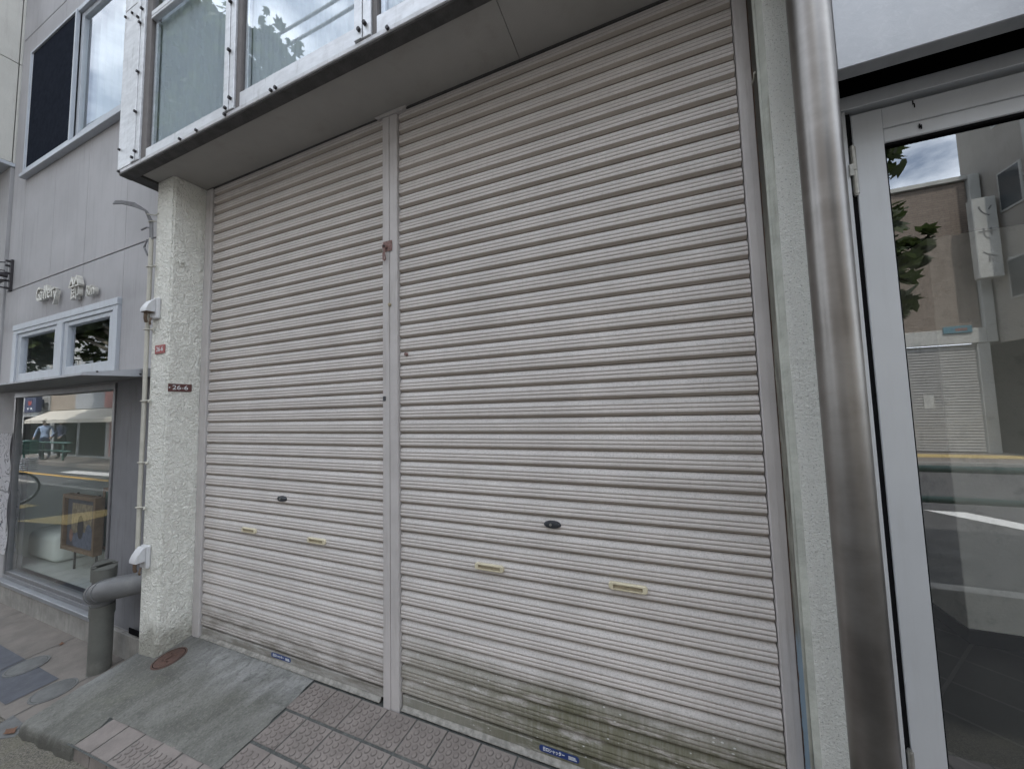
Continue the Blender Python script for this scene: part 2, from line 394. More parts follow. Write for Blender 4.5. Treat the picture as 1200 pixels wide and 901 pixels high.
def concrete():
    g = G('weathered_concrete_ramp'); X, Y, Z = g.xyz()
    n = g.noise(3, 8, .7, (1.6, 1, 1), (0, 0, 0), .5); n2 = g.noise(85, 4, .65); n3 = g.noise(9, 6, .7, (1.9, .9, 1), (4, 4, 0), .6)
    col = g.mix(g.ramp(n, .32, .68), (.105, .104, .09), (.195, .192, .174))
    near = g.ramp(g.math('ADD', Y, g.math('MULTIPLY', n, .25)), -.16, .06)          # pale laitance by the sill
    col = g.mix(g.math('MULTIPLY', near, .8), col, g.mix(g.ramp(n3, .35, .65), (.17, .17, .165), (.33, .33, .32)))
    edge = g.math('MULTIPLY', g.ramp(X, -.36, -.12, 1, 0), g.ramp(Y, -.55, -.3))
    col = g.mix(g.math('MULTIPLY', edge, .5), col, (.34, .35, .35))
    col = g.mix(g.math('MULTIPLY', g.ramp(g.noise(4.5, 7, .72, (1, 1.6, 1), (7, 2, 0), .8), .56, .68), .5), col, (.065, .065, .06))
    pil = g.math('MULTIPLY', g.math('MULTIPLY', g.ramp(g.math('ADD', X, g.math('MULTIPLY', n, .35)), .25, .55, 1, 0), g.ramp(Y, -.42, -.22)), .6)
    col = g.mix(pil, col, (.085, .083, .075))
    col = g.mix(g.math('MULTIPLY', g.ramp(g.noise(3.2, 6, .6, (1, 1, 1), (1, 8, 0)), .5, .7), .2), col, (.15, .15, .09))
    col = g.mix(g.math('MULTIPLY', g.ramp(n2, .52, .70), .30), col, (.34, .325, .28))
    col = g.mix(g.math('MULTIPLY', g.ramp(n2, .33, .47, 1, 0), .42), col, (.065, .065, .06))
    lipd = g.math('MULTIPLY', g.ramp(g.math('ADD', Y, g.math('MULTIPLY', n3, .03)), -.638, -.618, 1, 0), .75)
    col = g.mix(lipd, col, (.06, .056, .045))
    g.col(col); g.rough(.9); nb = g.bump(n2, .006); g.bump(n3, .006, 1, nb); return g.m
CONC = concrete()
def rough_asphalt():
    g = G('mossy_rough_asphalt'); Y = g.xyz()[1]
    n = g.noise(150, 5, .8); n2 = g.noise(5, 7, .7)
    col = g.mix(g.ramp(n, .38, .66), (.055, .05, .042), (.29, .265, .215))
    col = g.mix(g.math('MULTIPLY', g.ramp(n2, .45, .7), .6), col, (.17, .157, .112))
    col = g.mix(g.ramp(g.math('ADD', Y, g.math('MULTIPLY', n2, .3)), -.95, -.75, .9, 0), col, (.05, .048, .046))
    g.col(col); g.rough(.95); g.bump(n, .006); return g.m
GUTTER = rough_asphalt()
def tile_mat():
    g = G('brown_grey_step_tile')
    n = g.noise(7, 7, .7); n2 = g.noise(120, 4, .7)
    col = g.mix(g.ramp(n, .3, .7), (.175, .15, .136), (.25, .217, .198))
    col = g.mix(g.math('MULTIPLY', g.ramp(n2, .5, .72), .3), col, (.30, .27, .25))
    col = g.mix(g.math('MULTIPLY', g.ramp(g.noise(3, 6, .7, (1, 1, 1), (6, 1, 0)), .5, .7), .4), col, (.12, .11, .095))
    g.col(col); g.rough(.75); g.bump(n2, .0008); return g.m
TILE = tile_mat()
MORTAR = simple('dark_mortar', (.105, .11, .105), .95, 0, .4, 60, (.2, .2, .19), False, .003, 200)
PAVING = simple('tan_paving', (.215, .19, .168), .9, 0, .25, 7, (.13, .12, .11), False, .002, 160)
PAVEDARK = simple('blue_grey_paver', (.098, .102, .118), .9, 0, .2, 12, (.14, .14, .145), False, .0015, 160)
ASPHALT = simple('asphalt', (.075, .075, .078), .9, 0, .3, 3, (.11, .11, .11), False, .004, 120)
LINEW = simple('white_road_paint', (.72, .72, .70), .7, 0, .15, 12); LINEY = simple('orange_road_paint', (.62, .36, .06), .7, 0, .15, 12)
TACTILE = simple('yellow_tactile_paving', (.54, .41, .17), .8, 0, .2, 9, (.4, .3, .1))
EARTH = simple('ground_far', (.16, .155, .14), .95, 0, .3, .1)
LIDG = simple('grey_concrete_lid', (.16, .16, .155), .9, 0, .25, 20, (.13, .13, .13), False, .002, 150)
LEAFDRY = simple('dry_brown_leaf', (.17, .085, .05), .8, 0, .3, 60)
MOSSM = simple('green_moss', (.05, .085, .025), .95, 0, .4, 60, (.03, .05, .02), False, .004, 200)

for m_ in (SCREEN, BLACK): m_.node_tree.nodes['Principled BSDF'].inputs['Specular IOR Level'].default_value = 0

# ------------------------------------------------------------------ ground
def lerp(t, pts):
    if t <= pts[0][0]: return pts[0][1]
    for (a, va), (b, vb) in zip(pts, pts[1:]):
        if t <= b: return va+(vb-va)*(t-a)/(b-a)
    return pts[-1][1]
ZF = [(-.36, -.155), (.2, -.085), (.5, -.06), (1.1, -.03), (2, -.02), (5, -.02)]
ZB = [(-.40, -.03), (-.08, -.004), (0, -.002)]
def hplat(x, y):
    t = min(max(-y/.65, 0), 1); return lerp(x, ZB)*(1-t)+lerp(x, ZF)*t
def hgut(x, y):
    base = lerp(x, [(-.7, -.235), (-.36, -.213), (.2, -.145), (1.1, -.09), (5, -.08)])
    t = min(max((-y-.6)/1.2, 0), 1); return base*(1-t)+(-.235)*t
def hpave(x, y): return -.2+(y+.1)*.05

def sheet(name, xs, ys, h, mat, kind='structure'):
    bm = B(); g = [[bm.verts.new((x, y, h(x, y))) for y in ys] for x in xs]
    for i in range(len(xs)-1):
        for j in range(len(ys)-1): bm.faces.new((g[i][j], g[i+1][j], g[i+1][j+1], g[i][j+1]))
    return struct(obj(name, bm, mat, smooth=40), kind)
def span(a, b, n): return [a+(b-a)*i/n for i in range(n+1)]
bm = B(); poly(bm, [(-500, -500, -.62), (500, -500, -.62), (500, 500, -.62), (-500, 500, -.62)])
struct(obj('ground', bm, EARTH))
sheet('gutter_strip', [-40, -20, -10, -5, -2, *span(-1.4, 2, 24), 3, 5, 9, 20], [-.60, -.7, -.9, -1.2, -1.8, -2.5, -3.0], hgut, GUTTER)
sheet('pavement', [-40, -10, -3.5, -2, -1, -.38, -.2, .0], [-.625, -.3, -.1, .2], hpave, PAVING)
sheet('road', [-60, -30, 0, 60], [-11.6, -9, -5, -3.15], lambda x, y: -.36, ASPHALT)
sheet('far_pavement', [-14, 0, 60], [-40, -20, -11.6], lambda x, y: -.22, PAVING)
bm = B(); box(bm, -60, 60, -3.15, -3.0, -.40, -.235, .01); struct(obj('kerb', bm, PLINTH))
bm = B(); box(bm, -14, 60, -11.75, -11.6, -.40, -.215, .01); struct(obj('far_kerb', bm, PLINTH))
bm = B(); box(bm, -60, -14, -20, -5.3, -.6, -.20, .01); struct(obj('shop_forecourt', bm, PAVING))
bm = B()
poly(bm, [(-40, -4.22, -.354), (-6, -4.22, -.354), (-6, -4.08, -.354), (-40, -4.08, -.354)], 0)
poly(bm, [(-17, -4.9, -.353), (-13, -5.0, -.353), (-13, -4.6, -.353), (-17, -4.5, -.353)], 1)
poly(bm, [(7.0, -6.6, -.354), (7.9, -5.3, -.354), (8.3, -5.3, -.354), (7.5, -6.6, -.354)], 1)
poly(bm, [(4, -10.9, -.354), (40, -10.9, -.354), (40, -10.75, -.354), (4, -10.75, -.354)], 1)
struct(obj('road_markings', bm, [LINEY, LINEW]))
bm = B()
def flat(pts): poly(bm, [(x, y, hgut(x, y)+.005) for x, y in pts])
flat([(-7.5, -1.25), (-6.2, -1.45), (-6.35, -2.2), (-6.9, -2.25)]); flat([(-9.6, -1.55), (-8.9, -1.65), (-8.9, -1.9), (-9.4, -1.85)])
poly(bm, [(9.6, -13.4, -.214), (14, -13.4, -.214), (14, -12.6, -.214), (9.6, -12.6, -.214)])
struct(obj('tactile_strip', bm, TACTILE))
# dark pavers set in the tan pavement
bm = B()
for x0, x1, y0, y1 in ((-1.33, -.80, -.585, -.375), (-1.95, -1.34, -.585, -.375), (-2.9, -1.96, -.585, -.375)):
    poly(bm, [(x, y, hpave(x, y)+.004) for x, y in ((x0, y0), (x1, y0), (x1, y1), (x0, y1))])
struct(obj('dark_pavers', bm, PAVEDARK))
bm = B()   # thin joint line and broken white kerb edge beside the ramp
for x in (-2.4, -1.35, -.62): poly(bm, [(a, b, hpave(a, b)+.003) for a, b in ((x, -.62), (x+.006, -.62), (x+.006, -.12), (x, -.12))])
struct(obj('pavement_joints', bm, MORTAR))
bm = B(); prism(bm, [(-.62, -.60, -.245), (-.40, -.605, -.24), (-.36, -.66, -.24), (-.45, -.70, -.24), (-.58, -.67, -.245)], (0, 0, .028)); struct(obj('broken_kerb_edge', bm, LIDG))

# concrete ramp : grid clipped to the L shaped outline, with a rounded front lip
def curve_x(y):   # ragged edge against the tiles
    return lerp(-y, [(0, 1.10), (.02, 1.102), (.07, 1.105), (.11, 1.116), (.18, 1.123), (.25, 1.121), (.278, 1.134), (.355, 1.134), (.50, 1.143)])
bm = B(); cols = []
ys = span(.0, -.505, 18)
xs_n = 44
random.seed(3)
grid = []
for y in ys:
    xl = lerp(-y, [(0, -.33), (.2, -.31), (.65, -.36)]); xr = curve_x(y)
    row = []
    for i in range(xs_n+1):
        x = xl+(xr-xl)*i/xs_n
        row.append(bm.verts.new((x, y, hplat(x, y)+random.uniform(-.0012, .0012)+.002)))
    grid.append(row)
for a, b in zip(grid, grid[1:]):
    for i in range(xs_n): bm.faces.new((a[i], a[i+1], b[i+1], b[i]))
# front-left tongue down to the gutter
tong = [grid[-1]]
lip = [(-.55, 0), (-.60, 0), (-.63, 0), (-.640, -.004), (-.648, -.016), (-.652, -.035), (-.653, -.09)]
k_end = max(i for i in range(xs_n+1) if grid[-1][i].co.x < .262)
for y, dz in lip:
    row = []
    for i in range(k_end+1):
        x0 = grid[-1][i].co.x; x = x0 if i else -.355
        x = x0*(1-i/k_end)+i/k_end*.2575 if i > k_end-3 else x0; yy = y+.004*math.sin(x*31)+random.uniform(-.002, .002)
        row.append(bm.verts.new((x, yy, hplat(x, y)+dz+random.uniform(-.0015, .0015)+.002)))
    tong.append(row)
for a, b in zip(tong, tong[1:]):
    for i in range(k_end): bm.faces.new((a[i], a[i+1], b[i+1], b[i]))
rt = [r[-1] for r in tong[1:]]; rd = [bm.verts.new((v.co.x, v.co.y, -.20)) for v in rt]
for i in range(len(rt)-1): bm.faces.new((rt[i], rt[i+1], rd[i+1], rd[i]))
# side skirt down to the pavement
left = [r[0] for r in grid]+[r[0] for r in tong[1:]]
dn = [bm.verts.new((v.co.x-.02, v.co.y, -.27)) for v in left]
for i in range(len(left)-1): bm.faces.new((left[i], left[i+1], dn[i+1], dn[i]))
struct(obj('concrete_ramp', bm, CONC, smooth=60))

# tiled step
random.seed(5)
bm = B()
def slab(bm, x0, x1, y0, y1, up, skirt=.02, mi=0, inset=.0):
    c = [(x0, y0), (x1, y0), (x1, y1), (x0, y1)]
    t = [bm.verts.new((x+(inset if x == x0 else -inset), y+(inset if y == y0 else -inset), hplat(x, y)+up)) for x, y in c]
    b = [bm.verts.new((x, y, hplat(x, y)+up-skirt)) for x, y in c]
    fs = [bm.faces.new(t)]+[bm.faces.new((b[i], b[(i+1) % 4], t[(i+1) % 4], t[i])) for i in range(4)]
    for f in fs: f.material_index = mi
def studs(bm, x0, x1, y0, y1, up, ax='y'):
    p = .0375; r = 0
    y = y0+.018
    while y < y1-.012:
        x = x0+.018+(p/2 if r % 2 else 0)
        while x < x1-.012:
            z = hplat(x, y)+up; a, b = .0145, .0165
            c = bm.verts.new((x, y, z+.0034)); n = 10
            r1 = [bm.verts.new((x+.7*a*math.cos(q*6.2832/n), y+.7*b*math.sin(q*6.2832/n), z+.003)) for q in range(n)]
            r2 = [bm.verts.new((x+a*math.cos(q*6.2832/n), y+b*math.sin(q*6.2832/n), z-.0005)) for q in range(n)]
            for q in range(n):
                bm.faces.new((c, r1[q], r1[(q+1) % n])); fq = bm.faces.new((r1[q], r2[q], r2[(q+1) % n], r1[(q+1) % n])); fq.material_index = 2
            x += p
        y += .031; r += 1
# mortar bed
bx = [.20, .6, 1.0, 1.05, 1.5, 2, 3, 4, 5]
mg = [[bm.verts.new((x, y, hplat(x, y)-.0035)) for y in (.14, -.25, -.50, -.645)] for x in bx]
for i in range(len(bx)-1):
    for j in range(3):
        if j < 2 and bx[i] < 1.0: continue
        f = bm.faces.new((mg[i][j], mg[i+1][j], mg[i+1][j+1], mg[i][j+1])); f.material_index = 1
rows = [(-.181, -.012), (-.358, -.195), (-.487, -.372)]
for k in range(-1, 24):
    x0 = 1.2875+k*.1757+.003; x1 = x0+.1697
    if x0 > 4.9: break
    for (ya, yb) in rows:
        xa = max(x0, curve_x((ya+yb)/2)+.004)
        if x1-xa < .03: continue
        dz = random.uniform(-.0008, .0008)
        slab(bm, xa, x1, ya, yb, dz, inset=.0015)
        if x0 < 3.4: studs(bm, xa, x1, ya, yb, dz)
for k in range(0, 50):                                   # nosing row, studs at the inner ends, open front face
    x0 = .258+k*.157+.002; x1 = x0+.152
    if x0 > 4.9: break
    dz = random.uniform(-.0012, .0012)
    slab(bm, x0, x1, -.640, -.496, dz, skirt=.075, inset=.0025)
    if k > 1 and x0 < 3.4: studs(bm, x0, x1, -.628, -.535+.03*min(k-2, 1), dz)
struct(obj('tiled_step', bm, [TILE, MORTAR, simple('dark_tile_edge', (.15, .128, .117), .85, 0, .3, 40)], smooth=35))  # stud rims take a darker tile tone

# ------------------------------------------------------------------ shuttered shop
shop = thing('shop_building', 'shop with two closed off-white roller shutters under a glazed upper storey', 'building', (1.65, 0, 0))
bm = B()
holed(bm, -.33, 3.60, -.3, 10.5, .14, 9.0, [])                        # solid mass behind the shutters
obj('wall', bm, STUCCO, shop)
bm = B(); holed(bm, -.30, -.085, -.3, 3.1975, -.19, .139, []); bmesh.ops.bevel(bm, geom=[e for e in bm.edges if abs(e.verts[0].co.x-e.verts[1].co.x) < 1e-5 and abs(e.verts[0].co.y-e.verts[1].co.y) < 1e-5 and e.verts[0].co.y < 0], offset=.012, segments=3, affect='EDGES')
obj('pilaster', bm, STUCCO, shop, 50, 'white pilaster with coarse sprayed stucco, left of the shutters')
# right pilaster: reveal, chamfer, fine stucco front
bm = B()
Y_F = -.115
prof = [(3.373, .139, 0), (3.373, -.094, 0), (3.3875, Y_F, 1), (3.545, Y_F, 2), (3.545, .139, 2)]
zlo, zhi = -.3, 4.6
nz = 30
cols_ = [[bm.verts.new((x+(random.uniform(-.0012, .0012) if 0 < i < 3 else 0), y, zlo+(zhi-zlo)*k/nz)) for k in range(nz+1)] for i, (x, y, _) in enumerate(prof)]
for i in range(len(prof)-1):
    for k in range(nz):
        f = bm.faces.new((cols_[i][k], cols_[i+1][k], cols_[i+1][k+1], cols_[i][k+1])); f.material_index = [0, 1, 2, 2][i]
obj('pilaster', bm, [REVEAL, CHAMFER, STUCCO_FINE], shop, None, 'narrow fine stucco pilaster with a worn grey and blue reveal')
bm = B(); tube(bm, [(3.372, .02, 2.70), (3.372, -.03, 2.705), (3.366, -.06, 2.70)], .004, 8); obj('hook', bm, CONDUIT, shop)
bm = B(); tube(bm, [(3.369, -.088, -.05), (3.372, -.09, 1.2), (3.370, -.087, 4.2)], .0055, 8); obj('sealant_bead', bm, CHAMFER, shop)
# soffit and edge beam
bm = B()
box(bm, -.285, 2.4385, -.288, .138, 3.199, 3.235); box(bm, 2.4415, 3.58, -.288, .138, 3.1985, 3.235)
obj('soffit', bm, SOFFIT, shop)
bm = B(); box(bm, -.40, 3.60, -.352, -.29, 3.181, 3.24, .002); box(bm, -.398, -.288, -.2895, .135, 3.183, 3.24, .002)
obj('edge_beam', bm, BEAM, shop)
bm = B(); box(bm, -.07, 3.372, .0, .012, 3.1915, 3.1983); obj('shutter_slot_trim', bm, BEAM, shop)
# bay front
bay_y = -.36
bm = B(); box(bm, -.404, 3.6, bay_y, bay_y+.03, 3.188, 3.2135, .003); obj('bottom_rail', bm, BAYRAIL, shop)
bm = B()
box(bm, -.06, .776, bay_y+.004, bay_y+.02, 3.2145, 3.272, .002); box(bm, .905, 1.753, bay_y+.004, bay_y+.02, 3.2145, 3.300, .002); box(bm, 1.88, 2.73, bay_y+.004, bay_y+.02, 3.2145, 3.300, .002); box(bm, 2.88, 3.59, bay_y+.004, bay_y+.02, 3.2145, 3.30, .002)
obj('sash_rail', bm, BAYALU, shop)
bm = B()
box(bm, -.404, -.234, bay_y-.002, bay_y+.02, 3.2145, 4.39, .002); box(bm, -.404, -.234, bay_y-.002, bay_y+.02, 4.396, 7.5, .002)
box(bm, -.4035, -.395, bay_y+.021, .13, 3.2145, 7.5)
obj('corner_panel', bm, BAYALU, shop)
def cover_strip(x0, x1):
    bm = B(); xm = (x0+x1)/2
    box(bm, x0, xm-.002, bay_y-.008, bay_y+.02, 3.216, 7.5, .002); box(bm, xm+.002, x1, bay_y-.005, bay_y+.02, 3.216, 7.5, .002)
    o = obj('mullion', bm, BAYALU, shop)
    for x, z in ((xm-.012, 3.245), (xm+.022, 3.26), (xm+.004, 3.56), (xm+.004, 3.86), (xm+.002, 4.2), (xm-.02, 4.26), (xm+.02, 4.30), (xm+.02, 4.42)):
        bm = B(); cyl(bm, (x+random.uniform(-.004, .004), bay_y-.003, z+random.uniform(-.02, .02)), (0, -1, 0), .0095, .016, 8); obj('bolt', bm, DARKBOLT, o, 40)
random.seed(9)
cover_strip(-.228, -.128); cover_strip(.778, .866); cover_strip(1.756, 1.852); cover_strip(2.76, 2.85)
bm = B()
for x0, x1 in ((-.126, -.062), (.868, .904), (1.854, 1.879), (2.732, 2.758), (2.852, 2.879)): box(bm, x0, x1, bay_y+.006, bay_y+.06, 3.2145, 7.5, .002)
obj('gasket', bm, GASKET, shop)
for x, z in ((-.38, 3.2), (-.385, 3.36), (-.39, 4.35), (-.30, 4.34), (.05+.3, 3.199), (.52, 3.199), (.79, 3.203), (1.18, 3.199), (1.215, 3.201), (1.95, 3.2), (2.3, 3.2)):
    bm = B(); cyl(bm, (x, bay_y+.001, z), (0, -1, 0), .009, .012, 8); obj('bolt', bm, DARKBOLT, shop, 40)
def bay_window(x0, x1, zb):
    bm = B(); box(bm, x0, x1, bay_y+.002, bay_y+.03, 4.192, 4.208, .002); box(bm, x0, x1, bay_y+.002, bay_y+.03, 4.2125, 4.245, .002)
    o = obj('window', bm, BAYALU, shop)
    bm = B(); poly(bm, [(x0, bay_y+.022, zb), (x1, bay_y+.022, zb), (x1, bay_y+.022, 4.19), (x0, bay_y+.022, 4.19)]); obj('pane', bm, GLASS_BAY, o)
    bm = B(); poly(bm, [(x0, bay_y+.022, 4.246), (x1, bay_y+.022, 4.246), (x1, bay_y+.022, 7.4), (x0, bay_y+.022, 7.4)]); obj('pane', bm, GLASS_BAY, o)
    bm = B(); n = 160; rr = []
    for i in range(n+1):
        x = x0-.02+(x1-x0+.03)*i/n; y = -.305+.0035*math.sin(x*71)+.0035*math.sin(x*173+1)
        rr.append((bm.verts.new((x, y, 3.22)), bm.verts.new((x, y+.004*math.sin(x*40), 7.4))))
    for a, b in zip(rr, rr[1:]): bm.faces.new((a[0], b[0], b[1], a[1]))
    obj('curtain', bm, CURTAIN, o, 60)
    bm = B(); box(bm, x0+.005, x0+.03, -.335, -.315, 3.23, 4.19, .003); obj('sash_stile', bm, BAYALU, o)
bay_window(-.06, .776, 3.273); bay_window(.905, 1.753, 3.301); bay_window(1.88, 2.73, 3.301); bay_window(2.88, 3.59, 3.301)
bm = B(); box(bm, -.404, 3.6, bay_y, .139, 7.5, 10.5, .004); obj('parapet', bm, BAYALU, shop)

# roller shutters
PITCH_S, Z0 = .0731, .067
PROF = [(0, -.003, 4), (.0028, -.003, 4), (.0034, .001, 2), (.0125, .0108, 2), (.0145, .0130, 0), (.0190, .0142, 0), (.0250, .0140, 0), (.0280, .0128, 3), (.0294, .0106, 3), (.0308, .0124, 0), (.0350, .0140, 0), (.0415, .0136, 0), (.0445, .0122, 3), (.0459, .0098, 3),
        (.0473, .0114, 0), (.0515, .0128, 1), (.0585, .0108, 1), (.0660, .0062, 1), (.0705, .0020, 1), (.0731, -.003, 4)]
def slats(x0, x1, seed):
    rnd = random.Random(seed); bm = B(); nseg = 10; k = 0
    xs = span(x0, x1, nseg)
    while Z0+k*PITCH_S < 3.2:
        zb = Z0+k*PITCH_S; sag = rnd.uniform(-.0006, .0006); ph = rnd.uniform(0, 6.28); am = rnd.uniform(.0003, .0018); tilt = rnd.uniform(-.0011, .0011)
        rr = []
        for u, out, _ in PROF:
            rr.append([bm.verts.new((x, .021-out-am*math.sin(x*2.4+ph)-tilt*(u/PITCH_S)*2, zb+u+sag*math.sin(x*1.7+ph))) for x in xs])
        for j in range(len(PROF)-1):
            for i in range(nseg):
                f = bm.faces.new((rr[j][i], rr[j][i+1], rr[j+1][i+1], rr[j+1][i])); f.material_index = PROF[j][2]
        k += 1
    return bm
def pull_handle(par, x0, x1, zc):
    """cream recessed hand pull: rounded plate with a slot"""
    bm = B(); xc = (x0+x1)/2; hw = (x1-x0)/2; hh = .0150; yf = -.003
    def rr(hw, hh, r, y, n=6):
        out = []
        for cx, cz, a0 in ((hw-r, hh-r, 0), (-hw+r, hh-r, 90), (-hw+r, -hh+r, 180), (hw-r, -hh+r, 270)):
            for i in range(n+1):
                a = math.radians(a0+90*i/n); out.append(bm.verts.new((xc+cx+r*math.cos(a), y, zc+cz+r*math.sin(a))))
        return out
    o1 = rr(hw, hh, .0125, yf+.012); o2 = rr(hw, hh, .0125, yf+.001); o3 = rr(hw-.002, hh-.002, .011, yf-.001); i1 = rr(hw-.018, hh-.0075, .002, yf-.001); i2 = rr(hw-.0195, hh-.0075, .002, yf+.007)
    n = len(o1)
    for a, b, mi in ((o1, o2, 0), (o2, o3, 0), (o3, i1, 0), (i1, i2, 1)):
        for k in range(n):
            f = bm.faces.new((a[k], a[(k+1) % n], b[(k+1) % n], b[k])); f.material_index = mi
    f = bm.faces.new(i2); f.material_index = 1
    obj('pull_handle', bm, [CREAM, CREAM_DARK], par, 40)
def lock(par, xc, zc, r):
    bm = B(); n = 24; rings = []
    for s, y in ((1, .012), (1, .004), (.85, -.002), (.55, -.004)):
        rings.append([bm.verts.new((xc+r*s*math.cos(i*6.2832/n), y, zc+.42*r*s*math.sin(i*6.2832/n))) for i in range(n)])
    for a, b in zip(rings, rings[1:]):
        for k in range(n): bm.faces.new((a[k], a[(k+1) % n], b[(k+1) % n], b[k]))
    bm.faces.new(rings[-1])
    cyl(bm, (xc-.006, -.0038, zc+.001), (0, -1, 0), .006, .002, 12, 1)
    obj('lock', bm, [LOCKM, HINGE], par, 40)
def sticker(par, xc, zc, w_, h_, y):
    bm = B(); r = h_*.42; pts = []
    for cx, cz, a0 in ((w_/2-r, h_/2-r, 0), (-w_/2+r, h_/2-r, 90), (-w_/2+r, -h_/2+r, 180), (w_/2-r, -h_/2+r, 270)):
        for i in range(5):
            a = math.radians(a0+90*i/4); pts.append((xc+cx+r*math.cos(a), y, zc+cz+r*math.sin(a)))
    prism(bm, pts, (0, -.001, 0), 0)
    text_bm(bm, '日ロシャッター', h_*.66, (xc-w_*.13, y-.0016, zc), (1, 0, 0), (0, 0, 1), .0008, 1, .80, offset=.0004)
    for k, ww in ((.16, .2), (-.02, .22), (-.2, .24)): box(bm, xc+w_*.24, xc+w_*(.24+ww*.85), y-.0019, y-.0012, zc+h_*k-.0012, zc+h_*k+.0012, 0, 1)
    obj('sticker', bm, [BLUE, WHITE_INK], par)
def shutter(x0, x1, seed, label):
    o = obj('roller_shutter', slats(x0, x1, seed), SLAT, shop, 24, label)
    bm = B(); box(bm, x0+.004, x1-.004, .010, .03, .022, .0655, .002); obj('bottom_bar', bm, BARMAT, o)
    bm = B(); xe = x1-.028
    prism(bm, [(x0+.006, .012, .0015), (x0+.006, -.004, .0015), (x0+.006, -.006, .004), (x0+.006, -.004, .0085), (x0+.006, .004, .0115), (x0+.006, .012, .0215)], (xe-x0-.006, 0, 0)); obj('bottom_lip', bm, ALU_LIP, o)
    return o
s1 = shutter(.004, 1.598, 11, 'narrower left roller shutter, slats soiled near the ground')
s2 = shutter(1.702, 3.322, 23, 'wider right roller shutter with green algae on its lowest slats')
pull_handle(s1, .425, .566, .762); pull_handle(s1, 1.028, 1.172, .763); lock(s1, .797, .982, .042)
pull_handle(s2, 2.142, 2.29, .767); pull_handle(s2, 2.757, 2.906, .7735); lock(s2, 2.526, .99, .039)
sticker(s1, .806, .0465, .172, .026, .0095); sticker(s2, 2.52, .0465, .172, .026, .0095)
bm = B(); cyl(bm, (1.748, .009, 1.805), (0, -1, 0), .0095, .012, 12); obj('key_knob', bm, RUST, s2, 40)
# rails and centre post
for x0, x1, nm in ((-.067, .0, 'guide_rail'), (3.3255, 3.3715, 'guide_rail')):
    bm = B(); box(bm, x0, x1, -.004, .05, -.01, 3.1905, .002)
    xm = x0+(x1-x0)*.55; box(bm, xm-.001, xm+.0005, -.0049, .0, .0, 3.17, 0)
    if x0 < 0: box(bm, -.0845, -.0672, .0, .03, -.01, 3.17, .001)
    obj(nm, bm, STEEL_PAINT, shop)
bm = B(); box(bm, 1.601, 1.6465, -.010, .05, -.012, 3.176, .002); box(bm, 1.6485, 1.6995, -.008, .05, -.014, 3.176, .002); box(bm, 1.6455, 1.6495, -.003, .04, -.01, 3.16)
post = obj('centre_post', bm, STEEL_PAINT, shop)
bm = B(); prism(bm, [(1.545, -.014, 3.197), (1.575, -.014, 3.1775), (1.735, -.014, 3.1775), (1.765, -.014, 3.197)], (0, .05, 0)); obj('post_bracket', bm, STEEL_PAINT, post)
bm = B()   # rusty hasp with hanging clip
box(bm, 1.607, 1.668, -.0125, -.009, 2.385, 2.445, .001)
cyl(bm, (1.626, -.012, 2.412), (0, -1, 0), .015, .014, 14); cyl(bm, (1.626, -.0262, 2.412), (0, -1, 0), .006, .004, 10, 1)
tube(bm, [(1.628, -.024, 2.405), (1.629, -.026, 2.372), (1.634, -.026, 2.345), (1.634, -.026, 2.335), (1.628, -.026, 2.332), (1.620, -.026, 2.337), (1.620, -.026, 2.372), (1.626, -.022, 2.385)], .0042, 8)
obj('hasp', bm, [RUST, DARKBOLT], post, 40)
bm = B(); cyl(bm, (1.650, -.008, 2.085), (0, -1, 0), .010, .006, 14); cyl(bm, (1.650, -.0142, 2.085), (0, -1, 0), .005, .003, 10); obj('key_plug', bm, CREAM_DARK, post, 40)
bm = B(); box(bm, 1.606, 1.624, -.016, -.0105, 1.560, 1.585, .002); obj('catch', bm, LOCKM, post)

# ------------------------------------------------------------------ neighbouring shop on the right
ns = thing('neighbouring_shop', 'neighbouring shop front with steel column and aluminium glass door', 'building', (4.2, 0, 0))
bm = B(); tube(bm, [(3.473, -.222, z) for z in span(-.06, 6.0, 24)], .0518, 48); obj('column', bm, STAINLESS, ns, 50)
bm = B(); box(bm, 3.538, 9, -.202, -.151, 2.506, 2.95, .003)
box(bm, 3.538, 9, -.2, -.151, 2.955, 6.5, .003); obj('fascia', bm, FASCIA, ns)
bm = B(); holed(bm, 3.625, 9, 2.545, 9.5, .021, 8, []); box(bm, 3.56, 9, -.1505, .02, 2.72, 2.74); box(bm, 3.552, 3.56, -.14, .02, 2.536, 2.72); obj('wall', bm, BLACK, ns)
bm = B()
box(bm, 3.596, 3.6215, -.028, .06, -.02, 2.485, .002); box(bm, 3.6, 9, -.030, .06, 2.488, 2.534, .002); box(bm, 4.60, 4.66, -.028, .06, -.02, 2.487, .002)
df = obj('door_frame', bm, DOORALU, ns)
bm = B(); box(bm, 3.6217, 3.6417, -.008, .058, -.02, 2.484); obj('dark_gap_filler', bm, BLACK, df)  # black filler strip paints in the dark gap between frame and door
door_bm = B()
box(door_bm, 3.642, 3.722, -.012, .03, .02, 2.474, .002); box(door_bm, 4.51, 4.59, -.012, .03, .02, 2.474, .002)
box(door_bm, 3.7225, 4.5095, -.0105, .029, 2.402, 2.474, .002); box(door_bm, 3.7225, 4.5095, -.0085, .029, 2.353, 2.4012, .003); box(door_bm, 3.7225, 4.5095, -.011, .029, .02, .16, .002)
door = obj('door', door_bm, DOORALU, ns, None, 'aluminium framed glass door with dark reflections')
bm = B(); box(bm, 3.7222, 3.728, -.004, .02, .161, 2.3525); box(bm, 3.7282, 4.509, -.004, .02, 2.344, 2.3525); obj('gasket', bm, BLACK, door)
bm = B(); poly(bm, [(3.7225, .008, .16), (4.5095, .008, .16), (4.5095, .008, 2.353), (3.7225, .008, 2.353)]); obj('pane', bm, GLASS_DOOR, door)
